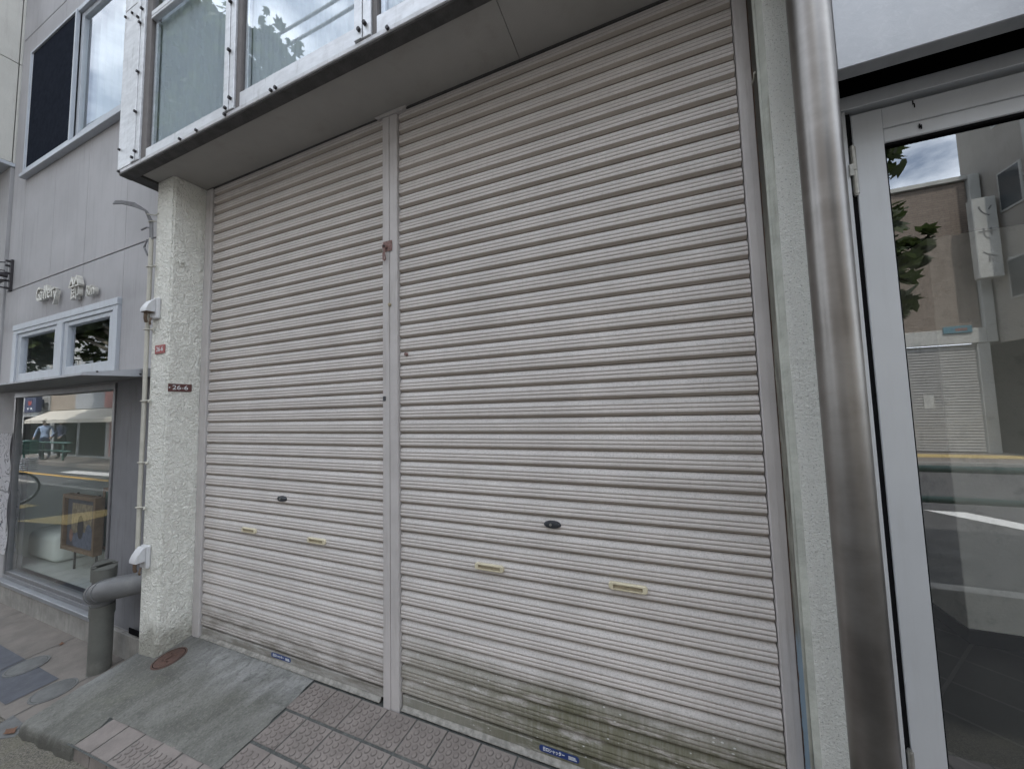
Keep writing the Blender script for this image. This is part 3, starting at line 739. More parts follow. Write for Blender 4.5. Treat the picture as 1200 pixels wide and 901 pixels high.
for zc in (2.272, .35):
    bm = B()
    for a, b in ((zc-.082, zc-.001), (zc+.001, zc+.082)): cyl(bm, (3.634, -.022, a), (0, 0, 1), .0085, b-a, 14)
    cyl(bm, (3.634, -.022, zc-.088), (0, 0, 1), .006, .006, 10); cyl(bm, (3.634, -.022, zc+.082), (0, 0, 1), .006, .006, 10)
    box(bm, 3.618, 3.628, -.034, -.0285, zc-.02, zc+.02)
    obj('hinge', bm, HINGE, df, 40)
for x, z in ((3.80, 2.466), (3.803, 2.455), (3.81, 2.382), (3.814, 2.378)):
    bm = B(); box(bm, x, x+.0025, -.0122, -.0095, z-.008, z+.006); obj('scuff', bm, BLACK, door)
bm = B(); poly(bm, [(4.661, .008, .02), (9, .008, .02), (9, .008, 2.487), (4.661, .008, 2.487)]); obj('side_pane', bm, GLASS_DOOR, ns)
bm = B()
poly(bm, [(3.63, .05, 0), (9, .05, 0), (9, 6, 0), (3.63, 6, 0)]); obj('interior_floor', bm, INFLOOR, ns)
bm = B(); box(bm, 4.67, 8.9, 1.6, 5.9, .09, 2.543, .004); obj('partition', bm, INWALL, ns)
bm = B(); box(bm, 4.665, 8.9, 1.594, 5.9, .001, .089, .004); obj('skirting', bm, BLACK, ns)
bm = B(); box(bm, 3.628, 3.64, .07, 6, .0, 2.54); box(bm, 3.64, 9, 5.95, 6, 0, 2.54); box(bm, 8.95, 9, .06, 5.95, 0, 2.54); obj('interior_wall', bm, INWALL, ns)

# ------------------------------------------------------------------ gallery building on the left
gal = thing('gallery_building', 'grey panel-clad gallery building with display window and metal visor', 'building', (-1.9, -.1, -.2))
GY = -.1
UW = (-3.06, -.80, 4.06, 5.47); SW = (-3.06, -.975, 1.87, 2.478); DW = (-2.955, -.98, -.03, 1.79)
holes = [UW, SW, DW]
seams = []
for x in (-3.03-.05, -2.362, -1.680, -.975): seams += [(x-.002, x+.002, 2.88, 12), (x-.002, x+.002, 2.48, 2.88)]
seams += [(-3.4, -.34, 2.873, 2.885), (-3.4, -.34, 5.75, 5.762), (-.979, -.975, -.3, 1.87)]
bm = B(); holed(bm, -3.42, -.345, -.26, 9.0, GY, GY+.012, holes+seams); holed(bm, -3.42, -.345, -.26, 9.0, GY+.0125, GY+.10, holes)
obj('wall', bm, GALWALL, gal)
bm = B(); box(bm, -3.41, -.36, 0.0, .02, 2.5, 4.0); box(bm, -3.41, -.36, .0, .02, 5.55, 9); box(bm, -3.41, -.36, 3, 9, -.3, 9); box(bm, -3.41, -.36, 0.02, 3, 8.9, 9.0); box(bm, -3.415, -3.38, .0, 3, -.3, 8.9); box(bm, -.40, -.36, .0, 3, -.3, 8.9); obj('wall_mass', bm, WHITEWALL, gal)
bm = B(); box(bm, -.968, -.345, GY-.0035, GY-.0003, -.025, 1.80); obj('shaded_mortar_return', bm, simple('shaded_grey_mortar', (.20, .20, .215), .75, 0, .15, 4, (.12, .12, .125), True), gal)  # darker return: the visor's shade is put into the stained mortar colour
bm = B(); box(bm, -3.42, -.345, GY-.03, GY-.0005, -.26, -.032, .004); obj('plinth', bm, PLINTH, gal)
bm = B(); box(bm, -.56, -.36, GY-.036, GY-.031, .03-.04, .03, .001); obj('black_band', bm, BLACK, gal)
# upper window
bm = B(); frame(bm, -3.055, -.81, 4.085, 5.465, GY-.03, GY+.06, .045)
uw = obj('upper_window', bm, GALFRAME, gal)
bm = B(); box(bm, -3.09, -.79, GY-.05, GY-.0005, 4.045, 4.083, .003); obj('sill', bm, GALFRAME, uw)
bm = B(); frame(bm, -3.045, -1.99, 4.10, 5.44, GY-.040, GY-.012, .022); obj('screen_frame', bm, GALFRAME, uw)
bm = B(); poly(bm, [(-3.022, GY-.026, 4.12), (-2.014, GY-.026, 4.12), (-2.014, GY-.026, 5.42), (-3.022, GY-.026, 5.42)]); obj('insect_screen', bm, SCREEN, uw)
bm = B(); frame(bm, -1.985, -.86, 4.135, 5.415, GY-.005, GY+.03, .05, .002, .06); obj('sash', bm, GALFRAME, uw)
bm = B(); poly(bm, [(-1.93, GY+.012, 4.19), (-.91, GY+.012, 4.19), (-.91, GY+.012, 5.36), (-1.93, GY+.012, 5.36)]); obj('pane', bm, GLASS_UPPER, uw)
bm = B(); rr = []
for i in range(90):
    x = -3.0+2.1*i/89; y = GY+.09+.012*math.sin(x*45); rr.append((bm.verts.new((x, y, 4.09)), bm.verts.new((x, y, 5.46))))
for a, b in zip(rr, rr[1:]): bm.faces.new((a[0], b[0], b[1], a[1]))
obj('curtain', bm, CURTAIN, uw, 60)
# transom windows over the visor
bm = B(); box(bm, -3.058, -.977, GY-.028, GY+.05, 2.416, 2.474, .003); box(bm, -3.056, -.979, GY-.022, GY+.05, 2.38, 2.4155, .002)
box(bm, -3.058, -2.97, GY-.024, GY+.05, 1.872, 2.3795, .002); box(bm, -1.05, -.977, GY-.024, GY+.05, 1.872, 2.3795, .002); box(bm, -2.055, -1.945, GY-.024, GY+.05, 1.872, 2.3795, .002)
tw = obj('transom_window', bm, GALFRAME, gal)
for x0, x1 in ((-2.965, -2.06), (-1.94, -1.055)):
    bm = B(); frame(bm, x0, x1, 1.874, 2.377, GY-.012, GY+.03, .07, .002, .10, .035); obj('sash', bm, GALFRAME, tw)
    bm = B(); poly(bm, [(x0+.07, GY+.012, 1.974), (x1-.07, GY+.012, 1.974), (x1-.07, GY+.012, 2.342), (x0+.07, GY+.012, 2.342)]); obj('pane', bm, GLASS_BAY, tw)
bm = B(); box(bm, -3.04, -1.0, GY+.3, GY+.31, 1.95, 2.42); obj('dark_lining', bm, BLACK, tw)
# visor
bm = B(); xL, xR, yF = -3.41, -.40, -.475
prism(bm, [(xR, GY-.001, 1.802), (xR, yF, 1.786), (xR, yF, 1.800), (xR, GY-.001, 1.862)], (xL-xR, 0, 0), 0)
bm.faces.ensure_lookup_table()
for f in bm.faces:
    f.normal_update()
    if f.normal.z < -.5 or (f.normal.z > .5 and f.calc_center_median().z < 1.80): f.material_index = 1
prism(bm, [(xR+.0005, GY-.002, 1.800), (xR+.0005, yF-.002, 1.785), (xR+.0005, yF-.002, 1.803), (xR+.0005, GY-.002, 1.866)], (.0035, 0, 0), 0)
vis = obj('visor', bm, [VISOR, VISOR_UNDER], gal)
for y in (-.41, -.2):
    bm = B(); cyl(bm, (xR+.004, y, 1.812), (1, 0, 0), .006, .003, 10); obj('screw', bm, DARKBOLT, vis)
# display window
bm = B()
box(bm, -2.953, -2.915, GY-.012, GY+.06, .0405, 1.735, .002); box(bm, -1.012, -.982, GY-.012, GY+.06, .0405, 1.735, .002); box(bm, -2.953, -.982, GY-.014, GY+.06, 1.736, 1.786, .002)
box(bm, -2.953, -.982, GY-.012, GY+.06, .005, .04, .002); box(bm, -2.914, -1.013, GY-.006, GY+.05, .0405, .075, .002); box(bm, -2.914, -2.895, GY-.004, GY+.05, .076, 1.735, .002); box(bm, -1.03, -1.013, GY-.004, GY+.05, .076, 1.735, .002)
dw = obj('display_window', bm, DWFRAME, gal)
bm = B(); box(bm, -2.99, -.985, GY-.05, GY-.0005, -.030, .0045, .003); obj('sill', bm, SILL, dw)
bm = B(); poly(bm, [(-2.894, GY+.012, .076), (-1.031, GY+.012, .076), (-1.031, GY+.012, 1.735), (-2.894, GY+.012, 1.735)]); obj('pane', bm, GLASS_GAL, dw)
bm = B(); poly(bm, [(-3.4, -.0, .06), (-.42, -.0, .06), (-.42, 2.9, .06), (-3.4, 2.9, .06)]); obj('interior_floor', bm, GALFLOOR, gal)
bm = B(); box(bm, -3.37, -.42, 2.2, 2.25, .06, 1.86); box(bm, -3.37, -.42, .03, 2.2, 1.84, 1.862); box(bm, -3.375, -3.36, .03, 2.2, .06, 1.84); box(bm, -.46, -.43, .03, 2.2, .06, 1.84); obj('interior_wall', bm, WHITEWALL, gal)
# lettering
def letters(body, size, x, z, depth, sx=1, off=.0016):
    bm = B(); text_bm(bm, body, size, (x, GY-.012-depth/2, z), (1, 0, 0), (0, 0, 1), depth, 0, sx, 'LEFT', off)
    return obj('lettering', bm, LETTER, gal)
for ch, x, sx in (('G', -2.50, .72), ('a', -2.415, .75), ('l', -2.335, 1.0), ('l', -2.295, 1.0), ('e', -2.255, .75), ('r', -2.175, .9), ('y', -2.12, .85)):
    letters(ch, .185, x, 2.70 if ch != 'y' else 2.665, .028, sx)
letters('即', .135, -1.775, 2.605, .028, 1.28, .001)
bm = B()
for cx in (-1.735, -1.648):
    pts = [(cx-.052, GY-.048, 2.675), (cx, GY-.048, 2.76), (cx+.052, GY-.048, 2.675), (cx+.030, GY-.048, 2.675), (cx, GY-.048, 2.722), (cx-.030, GY-.048, 2.675)]
    prism(bm, pts, (0, .036, 0))
box(bm, -1.79, -1.60, GY-.047, GY-.012, 2.662, 2.6735, .001)
obj('lettering', bm, LETTER, gal)
for ch, x in (('R', -1.485), ('i', -1.415), ('n', -1.385)): letters(ch, .13, x, 2.59, .028, .8)
# bracket with cables at the building's left edge
br = thing('cable_bracket', 'dark steel wall bracket with arm and looping cables at wall corner', 'bracket', (-3.3, GY, 3.0))
bm = B(); box(bm, -3.30, -3.255, GY-.02, GY-.001, 2.87, 3.21, .002)
for z in (2.90, 2.98, 3.06, 3.14, 3.19): cyl(bm, (-3.278, GY-.02, z), (0, -1, 0), .012, .03, 10)
obj('plate', bm, DARKBOLT, br, 40)
bm = B(); tube(bm, [(-3.28, GY-.03, 3.03), (-3.30, GY-.25, 3.04), (-3.33, GY-.8, 3.06)], .022, 10); obj('arm', bm, DARKBOLT, br, 40)
for k, (z0, z1) in enumerate(((3.17, 3.08), (3.06, 2.98), (2.98, 2.90))):
    bm = B(); tube(bm, [(-3.278, GY-.05, z0), (-3.31, GY-.10, z0-.01), (-3.325, GY-.12, (z0+z1)/2), (-3.30, GY-.09, z1), (-3.278, GY-.05, z1)], .006, 6); obj('cable', bm, DARKBOLT, br, 40)
bm = B(); tube(bm, [(-3.278, GY-.05, 2.9), (-3.31, GY-.16, 2.92), (-3.33, GY-.3, 3.0), (-3.34, GY-.6, 3.04)], .006, 6)
obj('cable', bm, DARKBOLT, br, 40)

# ------------------------------------------------------------------ tall building beyond the gallery
CREAMB = simple('cream_siding', (.56, .55, .51), .8, 0, .1, 3, (.45, .43, .40), True, .002, 90)
GREYB = simple('grey_lower_wall', (.36, .355, .36), .8, 0, .15, 3, (.25, .245, .25), True)
tb = thing('tall_building', 'tall cream-sided building at the far left beyond the gallery', 'building', (-6, 0, -.2))
bm = B()
for z0, z1 in ((4.33, 5.475), (5.482, 7.0), (7.007, 8.6), (8.607, 10.2)): box(bm, -12, -3.43, -.30, -.122, z0, z1, .003); box(bm, -12, -3.43, -.115, 8, z0, z1, .003)
obj('upper_wall', bm, CREAMB, tb)
bm = B(); box(bm, -12, -3.436, -.125, 8, 3.02, 4.28, .003); box(bm, -12, -3.44, -.115, 8, -.25, 3.0, .003); obj('lower_wall', bm, GREYB, tb)
bm = B(); box(bm, -12, -3.424, -.33, 8, 4.285, 4.325, .004); obj('ledge', bm, GALFRAME, tb)
bm = B(); box(bm, -4.6, -3.6, -.1195, -.1145, .0, 2.4); obj('doorway', bm, BLACK, tb)

# ------------------------------------------------------------------ small things by the left pilaster
dp = thing('drain_pipe', 'thick grey vertical drain pipe with slanted open top beside pilaster', 'drain pipe', (-.642, -.241, -.21))
px, py, pr = -.645, -.242, .058
bm = B(); tube(bm, [(px, py, -.22), (px, py, .22)], pr, 32); cyl(bm, (px, py, -.222), (0, 0, 1), pr+.004, .012, 32); obj('pipe', bm, PIPE, dp, 50)
bm = B(); tube(bm, [(px, py, .16), (px, py, .23)], pr+.005, 32); obj('collar', bm, PIPE, dp, 50)
bm = B(); tube(bm, [(px, py, .231), (px, py, .44)], pr-.002, 32, 0, False); obj('neck', bm, PIPE2, dp, 50)
bm = B(); n = 32; r1, r0 = pr+.005, pr-.010
ring = lambda r, f: [bm.verts.new((px+r*math.cos(i*6.2832/n), py+r*math.sin(i*6.2832/n), f(i))) for i in range(n)]
top = lambda i: .485-.022*math.cos(i*6.2832/n)
a = ring(r1, lambda i: .40); b = ring(r1, top); c = ring(r0, top); d = ring(r0, lambda i: .42)
for p, q in ((a, b), (b, c), (c, d)):
    for k in range(n): bm.faces.new((p[k], p[(k+1) % n], q[(k+1) % n], q[k]))
bm.faces.new(d)
obj('inlet', bm, PIPE, dp, 40)
bm = B()   # half lid over the inlet leaving a slot
for sg in (-1, 1):
    arc = [(px+sg*(r1-.002)*math.cos(t), py+(r1-.002)*math.sin(t), .4865-sg*.022*math.cos(t)) for t in span(math.radians(-76), math.radians(76), 14)]
    prism(bm, arc, (0, 0, .004))
for e_ in (-1, 1): box(bm, px-.014, px+.014, py+e_*.052-.012, py+e_*.052+.012, .487, .491)
obj('inlet_lid', bm, PIPE, dp)
bm = B()
elb = [(px-.028, py-.014, .300), (px+.00, py-.022, .315), (px+.06, py-.024, .335), (px+.12, py-.016, .352), (px+.18, py+.012, .364), (px+.25, py+.065, .372), (px+.32, py+.122, .378), (px+.40, py+.145, .382)]
tube(bm, elb, [.050, .066, .070, .071, .071, .070, .069, .068], 28)
obj('elbow', bm, PIPE2, dp, 60)
bm = B(); tube(bm, [elb[1], Vector(elb[1]).lerp(Vector(elb[2]), .45)], .0735, 28); obj('elbow_collar', bm, PIPE2, dp, 50)
bm = B(); v0 = Vector(elb[2]); v1 = Vector(elb[3]); tube(bm, [v0.lerp(v1, .25), v0.lerp(v1, .45)], .0745, 28); obj('elbow_collar', bm, PIPE2, dp, 50)

cdt = thing('conduit', 'thin cream conduit pipe running down the pilaster edge', 'conduit', (-.31, -.2, .6))
bm = B(); tube(bm, [(-.312, -.207, 2.78), (-.313, -.207, 2.0), (-.316, -.205, 1.5), (-.318, -.206, 1.0), (-.312, -.207, .62)], .0125, 12); obj('pipe', bm, CONDUIT, cdt, 60)
for z in (2.57, 2.12, 1.62, 1.20, .90):
    bm = B(); tube(bm, [(-.33, -.2, z), (-.322, -.222, z), (-.304, -.222, z), (-.292, -.207, z), (-.255, -.200, z+.004)], .005, 8)
    tube(bm, [(-.255, -.202, z+.004), (-.243, -.212, z-.01)], .007, 8); obj('clip', bm, CONDUIT, cdt, 50)
bm = B(); tube(bm, [(-.345, -.196, 2.66), (-.35, -.196, 2.4), (-.352, -.197, 2.2), (-.348, -.196, 1.9), (-.35, -.197, 1.6)], .006, 8); tube(bm, [(-.345, -.21, 2.66), (-.37, -.22, 2.72), (-.36, -.21, 2.78), (-.335, -.205, 2.74)], .006, 8); obj('loose_cable', bm, CABLE, cdt, 50)
bm = B()
base = Vector((-.312, -.207, 2.77))
for k in range(4):
    o_ = (k-1.5)*.009
    tube(bm, [base+Vector((o_, 0, 0)), Vector((-.315+o_, -.21, 2.90)), Vector((-.33+o_, -.235, 2.985-.006*k)), Vector((-.40, -.27, 3.03-.008*k)), Vector((-.50, -.30, 3.055-.006*k)), Vector((-.57-.01*k, -.305, 3.068-.004*k))], .0055, 8)
tube(bm, [(-.325, -.205, 2.86), (-.36, -.215, 2.87), (-.385, -.235, 2.845)], .006, 8)
tag(obj('cable_bundle', bm, CABLE, None, 50), 'loose cut grey cables bending out from pilaster top', 'cables')
bm = B(); tube(bm, [(-.34, -.225, 2.955), (-.31, -.235, 2.945), (-.29, -.2, 2.95), (-.25, -.20, 2.955)], .004, 6); tube(bm, [(-.33, -.22, 2.90), (-.30, -.22, 2.90), (-.28, -.195, 2.905)], .004, 6); obj('ties', bm, CONDUIT, cdt)

def hood(x, z, label):
    t = thing('outlet_hood', label, 'outlet cover', (x, -.19, z), 'outlet hoods on the pilaster')
    y0 = -.1905; w2 = .045
    bm = B(); box(bm, x-w2+.02, x+w2+.018, y0-.022, y0, z-.075, z+.07, .006)
    obj('back_box', bm, HOOD, t)
    bm = B()
    out = [(y0-.023, .062), (y0-.04, .048), (y0-.06, .015), (y0-.07, -.012), (y0-.07, -.030)]
    side = []
    for sx in (-w2, w2-.014):
        side.append([bm.verts.new((x+sx+.012, y, z+dz)) for y, dz in out]+[bm.verts.new((x+sx+.012, y0-.023, z-.030))])
    n_ = len(side[0])
    for i in range(n_-2): bm.faces.new((side[0][i], side[0][i+1], side[1][i+1], side[1][i]))
    for s_ in side: bm.faces.new(s_)
    obj('cover', bm, HOOD, t, 50)
    bm = B(); box(bm, x-w2+.016, x+w2-.006, y0-.066, y0-.024, z-.034, z-.0305); obj('underside', bm, HOODIN, t)
    bm = B(); tube(bm, [(x-.01, y0-.05, z-.034), (x-.008, y0-.052, z-.075), (x-.025, y0-.04, z-.095)], .010, 8); tube(bm, [(x+.015, y0-.03, z-.07), (x+.02, y0-.04, z-.10), (x+.005, y0-.03, z-.115)], .006, 8); obj('cable_stub', bm, HOODIN, t, 50)
hood(-.25, 2.262, 'upper grey outlet hood near the red number plate on the pilaster')
hood(-.245, .588, 'lower grey outlet hood just above the drain pipe elbow')
# number plates
bm = B(); box(bm, -.232, -.112, -.1955, -.1915, 1.941, 2.001, .001); text_bm(bm, '26-6', .046, (-.172, -.1962, 1.971), (1, 0, 0), (0, 0, 1), .0012, 1, 1.0)
tag(obj('number_plate', bm, [PLATE_RED, WHITE_INK]), 'small faded red 26-6 plate on the pilaster front', 'number plate')
bm = B(); box(bm, -.0835, -.0795, -.182, -.050, 1.678, 1.731, .001); text_bm(bm, '26-6', .043, (-.0788, -.116, 1.7045), (0, 1, 0), (0, 0, 1), .0012, 1, 1.15)
cyl(bm, (-.0795, -.176, 1.7045), (1, 0, 0), .004, .003, 8, 1)
tag(obj('number_plate', bm, [PLATE_BROWN, WHITE_INK]), 'dark brown 26-6 plate on the pilaster side facing the shutters', 'number plate')
bm = B(); box(bm, -.085, -.074, -.160, -.125, 2.585, 2.605, .002); box(bm, -.078, -.070, -.150, -.140, 2.56, 2.60, .002)
tag(obj('bell_stub', bm, STUCCO), 'small painted-over stub high on the pilaster side', 'fitting')
# lids
def disc(name, x, y, r, h, mats, ring=True):
    bm = B(); n = 40; z0 = h
    def R_(rr, dz): return [bm.verts.new((x+rr*math.cos(i*6.2832/n), y+rr*math.sin(i*6.2832/n), z0(x+rr*math.cos(i*6.2832/n), y+rr*math.sin(i*6.2832/n))+dz)) for i in range(n)]
    rs = [R_(r, .0), R_(r-.001, .0025), R_(r*.90, .0025), R_(r*.885, .0012), R_(r*.86, .0026), R_(.001, .003)]
    for i, (a, b) in enumerate(zip(rs, rs[1:])):
        for k in range(n):
            f = bm.faces.new((a[k], a[(k+1) % n], b[(k+1) % n], b[k])); f.material_index = 1 if (ring and i in (2, 3)) else 0
    if name == 'manhole_cover':
        for s_ in (-1, 1): box(bm, x-.03, x+.03, y+s_*.025-.004, y+s_*.025+.004, z0(x, y+s_*.025)+.005, z0(x, y+s_*.025)+.009, .001)
        box(bm, x-.004, x+.004, y-.02, y+.02, z0(x, y)+.0055, z0(x, y)+.0085, .001)
    return obj(name, bm, mats, None, 40)
tag(disc('manhole_cover', .02, -.167, .086, lambda x, y: hplat(x, y)+.003, [RUSTLID, BLACK]), 'round rusty iron lid set in the concrete ramp', 'manhole cover')
tag(disc('inspection_lid', -.675, -.432, .102, lambda x, y: hpave(x, y)+.002, [LIDG, MORTAR]), 'round grey lid in the tan paving beside the ramp', 'inspection lid', 'round lids in the pavement')
tag(disc('inspection_lid', -1.21, -.40, .102, lambda x, y: hpave(x, y)+.005, [LIDG, MORTAR]), 'round grey lid set between the dark blue-grey pavers', 'inspection lid', 'round lids in the pavement')
# leaf litter
random.seed(31)
def dry_leaf(x, y, z, s, lab, mat=LEAFDRY):
    bm = B(); pts = []
    a0 = random.uniform(0, 6.28)
    c = bm.verts.new((x, y, z+.004)); ring_ = []
    for i in range(8):
        a = a0+i*6.2832/8; r = s*(1 if i % 4 == 0 else .45 if i % 2 else .6)
        ring_.append(bm.verts.new((x+r*math.cos(a), y+r*math.sin(a), z+.002+random.uniform(0, .008))))
    for i in range(8): bm.faces.new((c, ring_[i], ring_[(i+1) % 8]))
    tag(obj('dry_leaf', bm, mat), lab, 'leaf')
dry_leaf(-.43, -.655, -.208, .045, 'curled brown leaf on the broken kerb edge by the ramp')
dry_leaf(-.36, -.69, -.225, .03, 'small orange-brown leaf at the foot of the ramp lip')
dry_leaf(-1.33, -.21, -.204, .028, 'reddish scrap of leaf on the tan paving near the plinth')
bm = B()
for k in range(160):
    x = random.gauss(-.40, .045); y = -.235+random.gauss(0, .02); z = hpave(x, y)
    h = random.uniform(.006, .022); a = random.uniform(0, 6.28); d_ = Vector((math.cos(a), math.sin(a), 0))*.006
    p = Vector((x, y, z)); poly(bm, [p-d_, p+d_, p+d_*.6+Vector((random.uniform(-.006, .006), random.uniform(-.006, .006), h)), p-d_*.6+Vector((0, 0, h*.8))])
struct(obj('moss', bm, MOSSM), 'stuff')
# papers fixed at the left side of the display window
PAPER = G('drawn_paper')
_n = PAPER.noise(5, 2, .5, (1, 1, 1), (0, 0, 0), 3.0)
PAPER.col(PAPER.mix(PAPER.ramp(PAPER.math('ABSOLUTE', PAPER.math('SUBTRACT', _n, .5)), .006, .016), (.08, .08, .09), (.80, .79, .81))); PAPER.rough(.8)
for z0, z1, lab in ((.83, 1.39, 'upper white sheet with dark brush drawings by display window'), (.23, .815, 'lower white sheet with dark drawings hanging by display window')):
    bm = B(); n = 10
    x0, x1 = -3.30, -2.925 if z0 > .5 else -2.90
    g_ = [[bm.verts.new((x0+(x1-x0)*i/n, GY-.018-.008*math.sin(i*.9+j*.7), z0+(z1-z0)*j/n)) for j in range(n+1)] for i in range(n+1)]
    for i in range(n):
        for j in range(n): bm.faces.new((g_[i][j], g_[i+1][j], g_[i+1][j+1], g_[i][j+1]))
    r_ = bmesh.ops.solidify(bm, geom=bm.faces[:], thickness=.0008)
    tag(obj('drawing_sheet', bm, PAPER.m, None, 60), lab, 'paper')

# things inside the display window
WOODF = simple('brown_picture_frame', (.22, .135, .075), .55, 0, .25, 20)
PDARK = simple('picture_mount', (.085, .08, .10), .6, 0, .3, 12); PTAN = simple('picture_ground', (.34, .265, .17), .7, 0, .5, 24, (.2, .14, .08))
PHAIR = simple('picture_dark_hair', (.03, .02, .022), .7, 0, .2, 20); PBLUE = simple('picture_blue_dress', (.15, .165, .235), .7, 0, .35, 25); PPINK = simple('picture_rose', (.33, .17, .13), .7, 0, .3, 20); PGREEN = simple('green_canvas', (.03, .09, .06), .7, 0, .4, 15)
pic = thing('framed_painting', 'brown framed painting of a dark-haired figure in blue', 'painting', (-2.1, .1, .25))
X0, X1, ZA, ZB_ = -2.45, -1.80, .265, .785
bm = B(); frame(bm, X0, X1, ZA, ZB_, .09, .15, .035); obj('frame', bm, WOODF, pic)
bm = B(); poly(bm, [(X0+.03, .118, ZA+.03), (X1-.03, .118, ZA+.03), (X1-.03, .118, ZB_-.03), (X0+.03, .118, ZB_-.03)], 0)
poly(bm, [(X0+.13, .116, ZA+.16), (X1-.12, .116, ZA+.16), (X1-.12, .116, ZB_-.08), (X0+.13, .116, ZB_-.08)], 1)
def blob(cx, cz, rx, rz, y, mi, n=20): poly(bm, [(cx+rx*math.cos(i*6.2832/n), y, cz+rz*math.sin(i*6.2832/n)) for i in range(n)], mi)
blob(-2.09, .36, .20, .09, .1145, 3); blob(-1.97, .42, .07, .11, .1135, 3); blob(-2.13, .49, .06, .11, .1125, 2); blob(-2.31, .40, .035, .06, .1135, 4)
obj('canvas', bm, [PDARK, PTAN, PHAIR, PBLUE, PPINK], pic)
bm = B()
for x in (-2.35, -1.92): box(bm, x-.008, x+.008, .152, .165, .06, .79, .001)
obj('stand_leg', bm, DARKBOLT, pic)
c2 = thing('green_picture', 'dark green picture half hidden behind the framed painting', 'painting', (-1.65, .2, .06))
bm = B(); frame(bm, -1.90, -1.50, .30, .86, .17, .21, .03); obj('frame', bm, WOODF, c2)
bm = B(); box(bm, -1.87, -1.53, .18, .19, .33, .83, 0, 0); obj('canvas', bm, PGREEN, c2)
bm = B(); box(bm, -1.72, -1.70, .2105, .23, .06, .85, .001); obj('stand_leg', bm, DARKBOLT, c2)
bm = B(); box(bm, -3.34, -2.68, .12, .62, .0615, .345, .07, 0, 4)
tag(obj('display_bench', bm, WHITEWALL, None, 40), 'white rounded bench inside the gallery window', 'bench')

# ------------------------------------------------------------------ across the street (seen mirrored in the glass; the added blocks stay unseen)
SHW = simple('far_shutter_grey', (.42, .415, .40), .6, 0, .15, 4)
BRICKB = brickmat('brown_far_brick', (.235, .19, .155), (.275, .225, .185), (.19, .165, .14), .25, .075, .008, .8, (math.radians(90), 0, 0), .5)
FARCONC = simple('beige_far_concrete', (.38, .355, .315), .85, 0, .15, .8, (.28, .26, .23), True)
FARLIGHT = simple('pale_far_trim', (.5, .5, .47), .8, 0, .12, 2)
GREENP = simple('green_guard_paint', (.025, .10, .08), .45, 0, .2, 20)
ORANGEP = simple('orange_paint', (.6, .28, .04), .6); YELP = simple('yellow_paint', (.6, .48, .06), .6)
fb = thing('brick_shop', 'brown brick shop across the street with a grey shutter', 'building', (9, -14, -.2))
bm = B(); box(bm, 4.5, 12.42, -19, -14, 3.62, 8.35, .01); obj('upper_wall', bm, BRICKB, fb)
bm = B(); box(bm, 4.5, 12.42, -13.98, -13.85, 3.15, 3.61, .01); box(bm, 12.22, 12.5, -18.9, -13.9, -.22, 3.149, .01); box(bm, 12.44, 12.7, -14.5, -13.9, 3.15, 8.5, .02); box(bm, 4.5, 12.43, -18.9, -13.9, 8.36, 8.5, .01); obj('trim', bm, FARLIGHT, fb)
bm = B(); n_ = int(3.35/.09)
for k in range(n_): prism(bm, [(4.6, -14, -.2+k*.09), (4.6, -13.965, -.2+k*.09+.02), (4.6, -13.965, -.2+k*.09+.07), (4.6, -14, -.2+k*.09+.088)], (7.6, 0, 0))
obj('roller_shutter', bm, SHW, fb)
bm = B(); box(bm, 11.45, 12.1, -13.845, -13.80, 3.48, 3.70, .01, 0)
for k in range(5): box(bm, 11.72+k*.055, 11.755+k*.055, -13.799, -13.795, 3.54, 3.63, 0, 1)
obj('sign', bm, [simple('teal_sign', (.08, .22, .28), .5), simple('sign_red', (.35, .1, .05), .5)], fb)
bm = B(); box(bm, 10.9, 11.15, -13.962, -13.95, 1.15, 1.6); obj('notice', bm, FARLIGHT, fb)
fc = thing('concrete_block', 'beige concrete apartment block across the street', 'building', (16, -13, -.2))
bm = B(); box(bm, 12.75, 24, -14.7, -11.8, 3.1, 15, .02); box(bm, 14.6, 24, -14.7, -11.82, -.25, 3.1, .02); obj('wall', bm, FARCONC, fc)
bm = B(); box(bm, 12.76, 14.6, -14.65, -13.0, -.25, 3.099); obj('garage', bm, BLACK, fc)
def fwin(x, y, z, w_, h_, side):
    bm = B()
    if side: box(bm, x-.03, x+.02, y, y+w_, z, z+h_, .01)
    else: box(bm, x, x+w_, y-.02, y+.03, z, z+h_, .01)
    o = obj('window', bm, FARLIGHT, fc)
    bm = B()
    if side: box(bm, x-.035, x-.0305, y+.06, y+w_-.06, z+.06, z+h_-.06)
    else: box(bm, x+.06, x+w_-.06, y+.0305, y+.035, z+.06, z+h_-.06)
    obj('pane', bm, GLASS_FAR_OPAQUE, o)
GLASS_FAR_OPAQUE = simple('far_pane', (.10, .11, .115), .12, .1, .2, 1)
for z in (4.3, 6.9, 9.5, 12.1):
    fwin(12.75, -13.4, z, .75, 1.2, True); fwin(13.3, -11.8, z, 1.2, 1.3, False); fwin(16, -11.8, z, 1.6, 1.3, False); fwin(19, -11.8, z, 1.6, 1.3, False)
bm = B(); tube(bm, [(12.68, -12.35, -.2), (12.68, -12.35, 12)], .06, 10); obj('downpipe', bm, FARLIGHT, fc, 50)
vs_ = thing('vertical_sign', 'pale vertical box sign on the far concrete block', 'sign', (12.6, -12.9, 5))
bm = B(); box(bm, 12.1, 12.62, -13.55, -13.32, 5.0, 7.45, .02); obj('box', bm, FARLIGHT, vs_)
